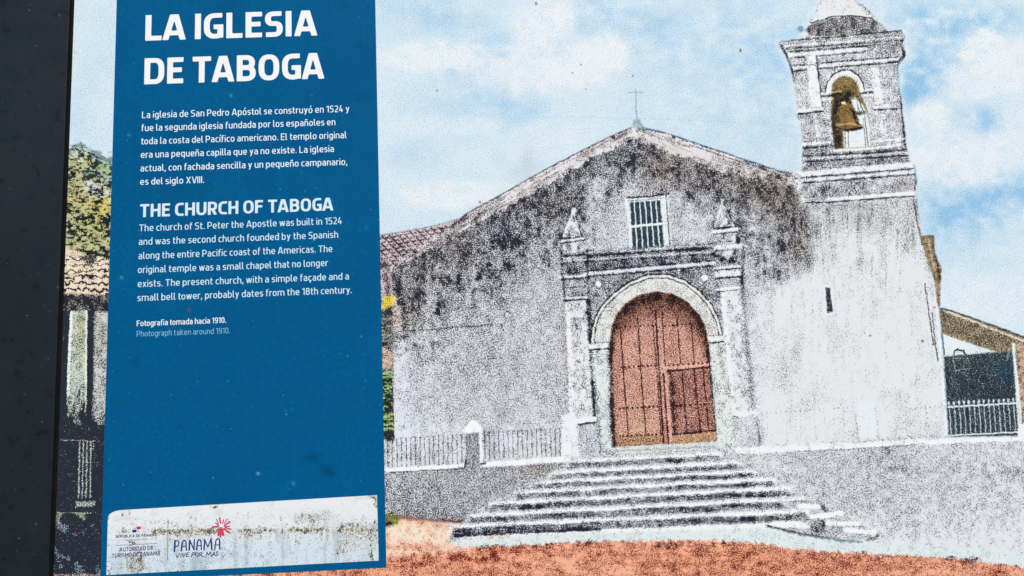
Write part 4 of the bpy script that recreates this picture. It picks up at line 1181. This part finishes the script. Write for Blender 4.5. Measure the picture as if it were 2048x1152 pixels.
    if ch == 'a':
        W = .54
        return W, [[(.05, XT), (W * .5, XT)] + q_arc(W * .5, XT, W - h, XT - .22, 'h')[1:] + [(W - h, 0)], [(W - h, .42), (W * .48, .42)] + q_arc(W * .48, .42, h, .24, 'h')[1:] + q_arc(h, .24, W * .45, B, 'v')[1:] + [(W - h, B + .03)]], cl
    if ch in 'nñhm':
        W = .57
        r = W - h
        st = [[(h, 0), (h, X if ch != 'h' else 1.04)], [(h, XT), (W * .55, XT)] + q_arc(W * .55, XT, r, XT - .24, 'h')[1:] + [(r, 0)]]
        if ch == 'm':
            st.append([(r, XT), (r + W * .45, XT)] + q_arc(r + W * .45, XT, 2 * r - h, XT - .24, 'h')[1:] + [(2 * r - h, 0)])
            return 2 * r, st, cl
        if ch == 'ñ':
            st.append([(.10, .90), (.20, .97), (.34, .92), (.46, .99)])
        return W, st, cl
    if ch == 'u':
        W = .57
        r = W - h
        return W, [[(r, 0), (r, X)], [(h, X), (h, B + .24)] + q_arc(h, B + .24, W * .45, B, 'v')[1:] + [(r, B)]], cl
    if ch == 'r':
        W = .36
        return W, [[(h, 0), (h, X)], [(h, XT - .12)] + q_arc(h, XT - .12, W - .04, XT, 'v')[1:] + [(W, XT)]], cl
    if ch == 't':
        W = .38
        x = h + .06
        return W, [[(x, .95), (x, B + .18)] + q_arc(x, B + .18, x + .16, B, 'v')[1:] + [(W, B)], [(0, XT), (W - .01, XT)]], cl
    if ch == 'f':
        W = .37
        x = h + .06
        return W, [[(x, 0), (x, .82)] + q_arc(x, .82, x + .17, 1.04 - hv, 'v')[1:] + [(W, 1.04 - hv)], [(0, XT), (W - .02, XT)]], cl
    if ch in 'vy':
        W = .55
        if ch == 'v':
            return W, [[(h * .7, X + .06), (W / 2, -.04)], [(W - h * .7, X + .06), (W / 2, -.04)]], (0, X)
        return W, [[(h * .7, X + .06), (W / 2 + .02, .0)], [(W - h * .7, X + .06), (W * .36, -.22 + hv), (.08, -.25 + hv)]], (-.3, X)
    if ch == 'w':
        W = .82
        return W, [[(h * .7, X + .06), (W * .28, -.04), (W * .5, X + .02), (W * .72, -.04), (W - h * .7, X + .06)]], (0, X)
    if ch == 'x':
        W = .53
        return W, [[(h * .6, -.05), (W - h * .6, X + .05)], [(h * .6, X + .05), (W - h * .6, -.05)]], (0, X)
    if ch == 'k':
        W = .56
        return W, [[(h, 0), (h, 1.04)], [(h, .36), (W - h * .7, X + .05)], [(h + .12, .45), (W - h * .4, -.06)]], (0, 1.04)
    if ch == '1':
        W = .38
        return W, [[(W - h - .02, 0), (W - h - .02, 1)], [(W - h - .02, T), (.0, .80)]], (0, 1)
    if ch == '2':
        W = .54
        return W, [[(.04, T), (W * .5, T)] + q_arc(W * .5, T, W - h, T - .24, 'h')[1:] + [(W - h, .60), (h, B), (W, B)]], cl
    if ch == '4':
        W = .60
        return W, [[(W * .5, 1.0), (h * .9, .27), (W, .27)], [(W - .2, .55), (W - .2, 0)]], (0, 1)
    if ch == '8':
        W = .58
        return W, [ring(h, W - h, B, .53, .2), ring(h + .02, W - h - .02, .53, T, .2)], cl
    if ch == '9':
        W = .57
        return W, [ring(h, W - h, .42, T, .25), [(W - h, .7), (W - h, B + .22)] + q_arc(W - h, B + .22, W * .5, B, 'v')[1:] + [(.06, B)]], cl
    if ch == '0':
        W = .58
        return W, [ring(h, W - h, B, T, .3)], cl
    raise ValueError(ch)


def stroke_sdf(x, y, strokes, h, k, cap='butt'):
    d = np.full(x.shape, 9.0)
    Yk = y * k
    for st in strokes:
        p = [st[0]]
        for q in st[1:]:
            if abs(q[0] - p[-1][0]) + abs(q[1] - p[-1][1]) > 1e-6:
                p.append(q)
        p = np.array(p, float) * (1, k)
        n = len(p) - 1
        closed = np.allclose(p[0], p[-1])
        for j in range(n):
            ax, ay = p[j]
            ex, ey = p[j + 1] - p[j]
            L = math.hypot(ex, ey)
            t = ((x - ax) * ex + (Yk - ay) * ey) / L
            perp = np.abs((x - ax) * ey - (Yk - ay) * ex) / L
            c0 = j == 0 and not closed and cap == 'butt'
            c1 = j == n - 1 and not closed and cap == 'butt'
            tc = np.clip(t, 0, L)
            dd = np.hypot(perp, t - tc) - h
            bx = np.full(x.shape, -9.0)
            if c0:
                bx = np.maximum(bx, -t)
            if c1:
                bx = np.maximum(bx, t - L)
            if c0 or c1:
                inner = np.maximum(perp - h, bx)
                over = (c0 & (t < 0)) | (c1 & (t > L))
                near = (c0 & (t < h)) | (c1 & (t > L - h))
                dd = np.where(over, inner, np.where(near, np.maximum(dd, bx), dd))
            d = np.minimum(d, dd)
    return d


def fill_contour(xs, ys, d):
    """filled region d<0 on a grid, clean single layer of faces"""
    verts, vid, faces = [], {}, []
    ny, nx = d.shape

    def corner(i, j):
        key = (i, j)
        if key not in vid:
            vid[key] = len(verts)
            verts.append((xs[j], ys[i]))
        return vid[key]

    def cross(i0, j0, i1, j1):
        key = (min((i0, j0), (i1, j1)), max((i0, j0), (i1, j1)))
        if key not in vid:
            a_, b_ = d[i0, j0], d[i1, j1]
            t = a_ / (a_ - b_)
            vid[key] = len(verts)
            verts.append((xs[j0] + (xs[j1] - xs[j0]) * t, ys[i0] + (ys[i1] - ys[i0]) * t))
        return vid[key]

    neg = d < 0
    cnt = neg[:-1, :-1].astype(int) + neg[1:, :-1] + neg[:-1, 1:] + neg[1:, 1:]
    for i, j in zip(*np.nonzero(cnt)):
        ring_ = [(i, j), (i, j + 1), (i + 1, j + 1), (i + 1, j)]
        poly = []
        for k in range(4):
            a_, b_ = ring_[k], ring_[(k + 1) % 4]
            if neg[a_]:
                poly.append(corner(*a_))
            if neg[a_] != neg[b_]:
                poly.append(cross(*a_, *b_))
        if len(poly) >= 3:
            faces.append(poly)
    return verts, faces


_cache = {}


def glyph_mesh(ch, h, hv, cell):
    key = (ch, h, hv, cell)
    if key not in _cache:
        W, st, cl = glyph(ch, h, hv)
        xs = np.arange(-.2, W + .25, cell) + 1e-4
        ys = np.arange(-.36, 1.42, cell) + 1.3e-4
        gx, gy = np.meshgrid(xs, ys)
        k = h / hv
        d = stroke_sdf(gx, gy, st, h, k)
        d = np.maximum(d, np.maximum(cl[0] - gy, gy - cl[1]) * k)
        v, f = fill_contour(xs, ys, d)
        _cache[key] = (W, v, f)
    return _cache[key]


def text_block(name, lines, mat, parent, out, h, hv, cell, track=.115, space=.27):
    V, Fc = [], []
    for s_, p0, p1, cap in lines:
        a_, b_ = to_plane(p0), to_plane(p1)
        top = to_plane((p0[0], p0[1] - cap))
        capu = abs(a_[1] - top[1])
        dr = (b_ - a_)
        L = np.linalg.norm(dr)
        dr = dr / L
        up = np.array([dr[1], -dr[0]])
        x, items = 0.0, []
        for k, ch in enumerate(s_):
            if ch == ' ':
                x += space
                continue
            W, v, f = glyph_mesh(ch, h, hv, cell)
            items.append((x, v, f))
            x += W + track
            nxt = s_[k + 1] if k + 1 < len(s_) else ''
            if ch + nxt in ('TA', 'LA', 'AT', 'TO', 'GA', 'VI', 'rt', 'to', 'Te', 'y.', 'y,'):
                x -= .06
        x -= track
        sx = L / (x * capu)
        for x0, v, f in items:
            b0 = len(V)
            for gx, gy in v:
                q = a_ + dr * ((x0 + gx) * sx * capu) + up * (gy * capu)
                V.append(loc(q[0], q[1], out))
            Fc += [[b0 + t for t in ff] for ff in f]
    return mesh_obj(name, V, Fc, mat, parent)


OUT = 0.00045
WINK = ink_mat('white_ink', (248, 246, 248))
text_block('title_lettering', [("LA IGLESIA", (290.5, 81.7), (634, 71.2), 51)], WINK, panel, OUT, .1, .091, .03, .10, .22)
text_block('title_lettering', [("DE TABOGA", (288.5, 169), (648, 157.3), 52)], WINK, panel, OUT, .1, .091, .03, .10, .22)
text_block('spanish_text', [
    ("La iglesia de San Pedro Apóstol se construyó en 1524 y", (284, 236.7), (699, 223.8), 13.4),
    ("fue la segunda iglesia fundada por los españoles en", (283, 262.7), (671, 250.5), 13.4),
    ("toda la costa del Pacífico americano. El templo original", (282.5, 289.2), (693, 276.5), 13.4),
    ("era una pequeña capilla que ya no existe. La iglesia", (281.7, 316.2), (668, 304), 13.4),
    ("actual, con fachada sencilla y un pequeño campanario,", (281, 343.3), (694.7, 330), 13.4),
    ("es del siglo XVIII.", (280.5, 370), (408.5, 366), 13.4)], ink_mat('pale_ink', (226, 241, 249)), panel, OUT, .073, .062, .05, .13)
text_block('subtitle_lettering', [("THE CHURCH OF TABOGA", (280, 434.7), (666.5, 421), 26)], ink_mat('pale_blue_ink', (216, 236, 248)), panel, OUT, .098, .086, .035, .10, .25)
text_block('english_text', [
    ("The church of St. Peter the Apostle was built in 1524", (278.6, 463), (684, 448), 13.8),
    ("and was the second church founded by the Spanish", (277.5, 490.3), (676.5, 475.7), 13.8),
    ("along the entire Pacific coast of the Americas. The", (277, 518.5), (665, 504), 13.8),
    ("original temple was a small chapel that no longer", (276, 546.5), (656, 532.3), 13.8),
    ("exists. The present church, with a simple façade and a", (275.5, 574.5), (698, 559), 13.8),
    ("small bell tower, probably dates from the 18th century.", (275, 602.5), (703.5, 586.3), 13.8)], ink_mat('light_blue_ink', (204, 230, 245)), panel, OUT, .072, .062, .05, .13)
text_block('credit_text', [("Fotografia tomada hacia 1910.", (273.5, 652.7), (452.5, 645.7), 11.6)], ink_mat('white_small_ink', (236, 242, 247)), panel, OUT, .080, .066, .055, .12)
text_block('credit_text', [("Photograph taken around 1910.", (273.5, 673.5), (460, 666.7), 11.6)], ink_mat('mid_blue_ink', (120, 178, 212)), panel, OUT, .066, .058, .055, .13)

# ------------------------------------------------------------------ logo sticker
st_pts = [(213, 1150), (215.7, 1044), (217, 1037), (221, 1030), (228, 1024), (236, 1021), (243, 1020), (754, 990), (757.7, 1121)]
cs = np.array([to_plane(p) for p in ((216.5, 1021.5), (754, 990), (757.7, 1121), (213, 1150))])
NU, NV = 440, 110


class Decal(Sheet):
    def __init__(self):
        self.nu, self.nv = NU, NV
        fu, fv = np.meshgrid(np.linspace(0, 1, NU), np.linspace(0, 1, NV))
        fu, fv = fu.ravel(), fv.ravel()
        c = (cs[0] * ((1 - fu) * (1 - fv))[:, None] + cs[1] * (fu * (1 - fv))[:, None] + cs[2] * (fu * fv)[:, None] + cs[3] * ((1 - fu) * fv)[:, None])
        # rounded upper left corner: pull the outer rows in
        self.fu, self.fv = fu, fv
        self.U, self.V = c[:, 0], c[:, 1]
        self.x, self.y = from_plane(self.U, self.V)
        self.X, self.Y = self.x.copy(), self.y.copy()
        n = fu.size
        self.T = np.full(n, .05)
        self.P = np.ones((n, 3)) * np.array([227, 233, 238.])
        self.K = np.ones((n, 3)) * np.array([70, 72, 72.])
        self.A = np.zeros(n)
        self.REG = np.zeros(n, np.int16)


dc = Decal()
X_, Y_ = dc.x, dc.y
base_y = 1021 - (X_ - 217) * .0585           # top edge
hgt = Y_ - base_y
mould = fbm(X_, Y_, 10, 10, 61, 3, .6)
fine = fbm(X_, Y_, 3.2, 4.2, 62, 2)
grime = np.clip(fbm(X_, Y_, 12, 60, 66, 4, .6) - .2, 0, 2) * np.clip((hgt - 30) / 40, 0, 1) + .6 * np.clip(fbm(X_, Y_, 26, 14, 67, 3) - .6, 0, 2)
dc.P -= grime[:, None] * np.array([17, 15, 15.])
dc.P += np.clip((50 - hgt) / 40, -1, 1)[:, None] * np.array([6, 2, 0.])
dc.P -= np.clip((hgt - 55) / 60, 0, 1)[:, None] * np.array([10, 5, 2.])
dc.T += np.clip(mould, 0, 2) * .02 + np.clip(hgt - 42, 0, 30) / 30 * .03 - .035
# dark tide line across the sticker
tide = 1063 - (X_ - 330) * .006
seg = np.interp(X_, [216, 300, 310, 388, 400, 408, 424, 434, 470, 486, 560, 590, 655, 664, 672, 680, 715, 745, 757], [0, .1, .75, .7, .35, .5, .9, .55, .0, .55, .4, .75, .85, .1, .1, .75, .6, .5, .2])
band = np.exp(-((Y_ - tide - 2 * mould) / 4.2) ** 2)
dc.put((np.arange(X_.size), np.clip(band * seg * (1 + .7 * fine), 0, 1)), tone=.72, ink=(62, 46, 34), paper=(190, 176, 150))
drip = np.exp(-np.clip(Y_ - tide, 0, 99) / 9) * (Y_ > tide - 5) * np.clip(fbm(X_, Y_, 3.4, 40, 63, 2), 0, 2) * seg
dc.put((np.arange(X_.size), np.clip(drip * .7, 0, 1)), tone=.55, ink=(66, 58, 44), paper=(206, 200, 182))
halo = np.exp(-((Y_ - tide + 12) / 14) ** 2) * np.interp(X_, [216, 270, 300, 390, 420, 560, 600, 660, 700, 757], [.1, .3, .5, .5, .2, .1, .5, .4, .3, .4])
dc.T += np.clip(halo * (.6 + .8 * mould), 0, 1) * .18
for bx, by, rx, ry, tt, k, c in [(272, 1122, 14, 14, .5, .8, (84, 66, 46)), (281, 1115, 4, 14, .75, .85, (70, 44, 34)), (284, 1130, 7, 5, .7, .8, (60, 44, 34)), (265, 1085, 7, 5, .65, .8, (80, 58, 44)), (250, 1062, 8, 4, .45, .8, (60, 60, 56)), (276, 1138, 10, 6, .55, .7, (70, 66, 50)), (262, 1132, 8, 12, .4, .7, (110, 98, 70)),
                                 (245.5, 1029, 2, 3, .85, .9, (60, 62, 60)), (260, 1025, 1.6, 3, .8, .9, (60, 62, 60)), (430, 1015, 4, 2, .85, .9, (50, 54, 56)), (435, 1013, 3, 2, .7, .9, (50, 54, 56)), (562, 1035, 2.2, 4.5, .85, .9, (60, 64, 64)), (217, 1034, 2, 5, .8, .9, (60, 60, 56)), (219, 1143, 4, 4, .6, .8, (70, 70, 66)), (236, 1145, 2, 4, .6, .8, (70, 70, 66)),
                                 (391, 1040, 2, 3, .7, .8, (70, 70, 66)), (383, 1058, 10, 10, .35, .7, (96, 90, 70)), (380, 1068, 5, 5, .5, .7, (90, 80, 56)), (398, 1066, 4, 7, .5, .7, (90, 80, 56)), (424, 1060, 8, 5, .7, .85, (74, 52, 40)),
                                 (495, 1068, 12, 9, .55, .8, (84, 80, 62)), (520, 1064, 4, 10, .5, .8, (70, 66, 56)), (596, 1082, 5, 9, .4, .7, (86, 86, 84)), (610, 1034, 20, 7, .35, .7, (84, 86, 80)), (628, 1042, 10, 12, .38, .8, (100, 94, 74)), (640, 1034, 22, 10, .28, .7, (86, 88, 84)),
                                 (684, 1054, 4, 9, .75, .85, (66, 52, 46)), (705, 1052, 12, 6, .6, .8, (84, 62, 46)), (720, 1066, 26, 14, .3, .8, (110, 104, 86)), (684, 1095, 6, 12, .6, .8, (70, 62, 46)), (677, 1106, 2, 3, .85, .9, (54, 50, 46)), (700, 1090, 24, 16, .2, .7, (120, 116, 100)),
                                 (742, 1067, 2.6, 13, .85, .9, (52, 46, 40)), (742, 1108, 2.6, 14, .85, .9, (56, 50, 42)), (744, 1118, 4, 4, .7, .8, (60, 54, 46)), (750, 1000, 3, 8, .8, .9, (60, 62, 58)), (745, 994, 6, 2, .7, .8, (60, 62, 58)), (753, 1010, 1.6, 5, .8, .9, (50, 54, 54)), (750, 1043, 2.4, 4, .85, .9, (56, 56, 54)), (751, 1060, 1.6, 10, .6, .8, (70, 70, 66)), (752, 1075, 2, 3, .8, .8, (60, 60, 56)), (748, 1085, 5, 20, .3, .6, (96, 94, 86))]:
    i, m = dc.blob(bx, by, rx, ry)
    m = np.clip(m * (1 + .55 * fbm(X_[i], Y_[i], 3.5, 4.5, 64, 2)), 0, 1)
    dc.put((i, m), tone=tt, ink=c, paper=(212, 212, 204), a=k)
# clean wiped patch
dc.put(dc.blob(663, 1056, 12, 20), tone=.02, a=.8)
dc.T += .055 * np.clip(mould + .5 * fine, 0, 3) * np.clip((hgt - 30) / 60, 0, 1) * np.interp(X_, [216, 320, 460, 620, 757], [1.0, .9, .6, .3, .9])
pd, idk = dc.attrs()
PD = np.stack([dc.U * S, np.full_like(dc.U, -0.0006), -dc.V * S], 1)
# cut the rounded corner
qd = dc.quads()
cx_, cy_ = dc.x[qd].mean(1), dc.y[qd].mean(1)
ccx, ccy, rr_ = 247.0, 1035.5, 30.5
moved = (dc.x < ccx) & (dc.y < ccy - (dc.x - 246) * .05)
dx, dy = dc.x - ccx, dc.y - ccy
rad = np.sqrt(dx * dx + (dy * 1.95) ** 2)
over = moved & (rad > rr_)
f_ = np.where(over, rr_ / np.maximum(rad, 1e-6), 1)
nx_, ny_ = ccx + dx * f_, ccy + dy * f_
allout = over[qd].all(1)
for k in np.nonzero(over)[0]:
    uu, vv = to_plane((nx_[k], ny_[k]))
    PD[k, 0], PD[k, 2] = uu * S, -vv * S
qd = qd[~allout]
idx, inv = np.unique(qd, return_inverse=True)
sticker = fast_mesh('logo_sticker', PD[idx], inv.reshape(qd.shape), M_STICK, sign, pd[idx], idk[idx])
sticker['label'] = 'white peeling logo sticker with brown mould stains'
SO = 0.00075


def strokes_obj(name, strokes, mat, parent, out, cell=.35):
    """strokes: (points, width) in measured units, merged into one clean layer"""
    allp = np.array([p for s_, w in strokes for p in s_])
    x0, y0 = allp.min(0) - 4
    x1, y1 = allp.max(0) + 4
    xs = np.arange(x0, x1, cell) + .013
    ys = np.arange(y0, y1, cell) + .017
    gx, gy = np.meshgrid(xs, ys)
    d = np.full(gx.shape, 99.0)
    for s_, w in strokes:
        d = np.minimum(d, stroke_sdf(gx, gy, [s_], w / 2, 1.0, 'round'))
    v, f = fill_contour(xs, ys, d)
    V = []
    for p in v:
        q = to_plane(p)
        V.append(loc(q[0], q[1], out))
    return mesh_obj(name, V, [t[::-1] for t in f], mat, parent)


def cr(p):                       # enlarged-crop point -> measured point
    return (200 + p[0] / 6.697, 980 + p[1] / 6.697)


NAVY = ink_mat('navy_ink', (44, 62, 128))
hand = []
for pts, w in [([(1008, 676), (1000, 820)], 3.6), ([(1008, 682), (1040, 678), (1060, 700), (1055, 732), (1035, 752), (1006, 762)], 2.2), ([(1092, 815), (1108, 700), (1122, 676), (1142, 674), (1154, 695), (1160, 808)], 2.5), ([(1098, 756), (1156, 750)], 1.8), ([(1090, 812), (1104, 712)], 3.2),
               ([(1197, 805), (1206, 672)], 3.4), ([(1206, 672), (1262, 800)], 2.4), ([(1262, 800), (1267, 662)], 2.6), ([(1296, 800), (1308, 690), (1325, 664), (1342, 664), (1355, 685), (1361, 798)], 2.5), ([(1303, 746), (1358, 741)], 1.8), ([(1296, 798), (1306, 705)], 3.0),
               ([(1397, 798), (1406, 664)], 3.0), ([(1406, 664), (1446, 762), (1490, 652)], 2.2), ([(1490, 652), (1501, 794)], 3.4), ([(1541, 790), (1553, 680), (1572, 652), (1592, 650), (1604, 672), (1607, 790)], 2.5), ([(1548, 736), (1605, 730)], 1.8), ([(1605, 680), (1607, 788)], 3.2)]:
    hand.append(([cr(p) for p in pts], w))
ell = [(1300 + 19 * math.cos(t * math.pi / 8), 862 + 24 * math.sin(t * math.pi / 8)) for t in range(17)]
for pts in [[(1018, 852), (1036, 906), (1068, 846)], [(1092, 848), (1085, 900)], [(1106, 850), (1122, 895), (1150, 842)], [(1165, 842), (1158, 890)], [(1165, 842), (1196, 838)], [(1161, 866), (1186, 863)], [(1158, 890), (1196, 885)],
            [(1241, 838), (1228, 892)], [(1241, 838), (1270, 834), (1278, 848), (1265, 863), (1236, 868)], ell, [(1340, 835), (1332, 887)], [(1340, 835), (1366, 833), (1370, 848), (1358, 860), (1337, 863)], [(1345, 863), (1378, 890)],
            [(1420, 895), (1436, 830), (1456, 870), (1486, 826), (1490, 886)], [(1502, 886), (1530, 826), (1546, 880)], [(1511, 865), (1540, 861)], [(1524, 810), (1540, 796)], [(1586, 824), (1564, 826), (1557, 840), (1568, 850), (1582, 858), (1580, 872), (1552, 880)]]:
    hand.append(([cr(p) for p in pts], 1.55))
strokes_obj('brand_lettering', hand, NAVY, sticker, SO, .4)

rays = []
for (ax, ay), (bx, by), w in [((1605, 372), (1616, 440), 3.2), ((1562, 390), (1590, 448), 1.9), ((1657, 398), (1644, 446), 2.4), ((1708, 386), (1668, 450), 1.9), ((1742, 424), (1672, 474), 2.9), ((1736, 486), (1672, 490), 2.6), ((1754, 522), (1680, 506), 2.4),
                              ((1736, 572), (1665, 520), 3.4), ((1552, 440), (1592, 472), 2.4), ((1506, 495), (1580, 488), 3.6), ((1556, 556), (1598, 516), 3.0), ((1588, 604), (1615, 528), 4.2), ((1614, 628), (1630, 545), 3.6), ((1652, 600), (1640, 528), 4.4)]:
    rays.append(([cr((ax, ay)), cr((bx, by))], w))
strokes_obj('flower_emblem', rays, ink_mat('crimson_ink', (206, 66, 100)), sticker, SO, .4)


def quad_part(name, quads_, mat):
    V, Fc = [], []
    for q in quads_:
        b0 = len(V)
        for p in q:
            u, v = to_plane(p)
            V.append(loc(u, v, SO))
        Fc.append([b0, b0 + 1, b0 + 2, b0 + 3])
    return mesh_obj(name, V, Fc, mat, sticker)


FR, FB = ink_mat('flag_red_ink', (206, 60, 84)), ink_mat('flag_blue_ink', (46, 56, 132))
quad_part('flag_emblem', [[(273.6, 1058.6), (282, 1058), (282, 1052.4), (273.6, 1053)]], FR)
quad_part('flag_emblem', [[(265, 1065), (273.2, 1064.4), (273.2, 1058.8), (265, 1059.4)]], FB)
quad_part('flag_star', [[(268, 1057.2), (269.8, 1057.2), (269.8, 1055.4), (268, 1055.4)]], FB)
quad_part('flag_star', [[(276.4, 1062.6), (278.2, 1062.6), (278.2, 1060.8), (276.4, 1060.8)]], FR)
PUR = ink_mat('faded_purple_ink', (88, 76, 124))
text_block('agency_lettering', [("AUTORIDAD DE", (239, 1103), (306.5, 1099), 8.2), ("TURISMO DE PANAMÁ", (224, 1115.5), (321, 1109.8), 8.2)], PUR, sticker, SO, .088, .08, .06, .12, .3)
text_block('agency_lettering', [("REPÚBLICA DE PANAMÁ", (232, 1075.8), (314, 1072), 5.4)], ink_mat('faded_grey_ink', (92, 84, 116)), sticker, SO, .098, .085, .07, .12, .3)
text_block('agency_lettering', [("GOBIERNO NACIONAL", (248, 1081.8), (297, 1079.2), 3.2)], ink_mat('pale_grey_ink', (150, 148, 160)), sticker, SO, .07, .07, .08, .14, .35)
LINE = ink_mat('thin_rule_ink', (92, 96, 116))
quad_part('rule_line', [[(335.0, 1120), (336.1, 1120), (337.0, 1039), (335.9, 1039)]], LINE)
quad_part('rule_line', [[(231, 1091), (315, 1086.9), (315, 1086.2), (231, 1090.3)]], LINE)
quad_part('rule_line', [[(236, 1080.3), (246, 1079.8), (246, 1079.3), (236, 1079.8)]], LINE)
quad_part('rule_line', [[(300, 1078), (309, 1077.5), (309, 1077), (300, 1077.5)]], LINE)
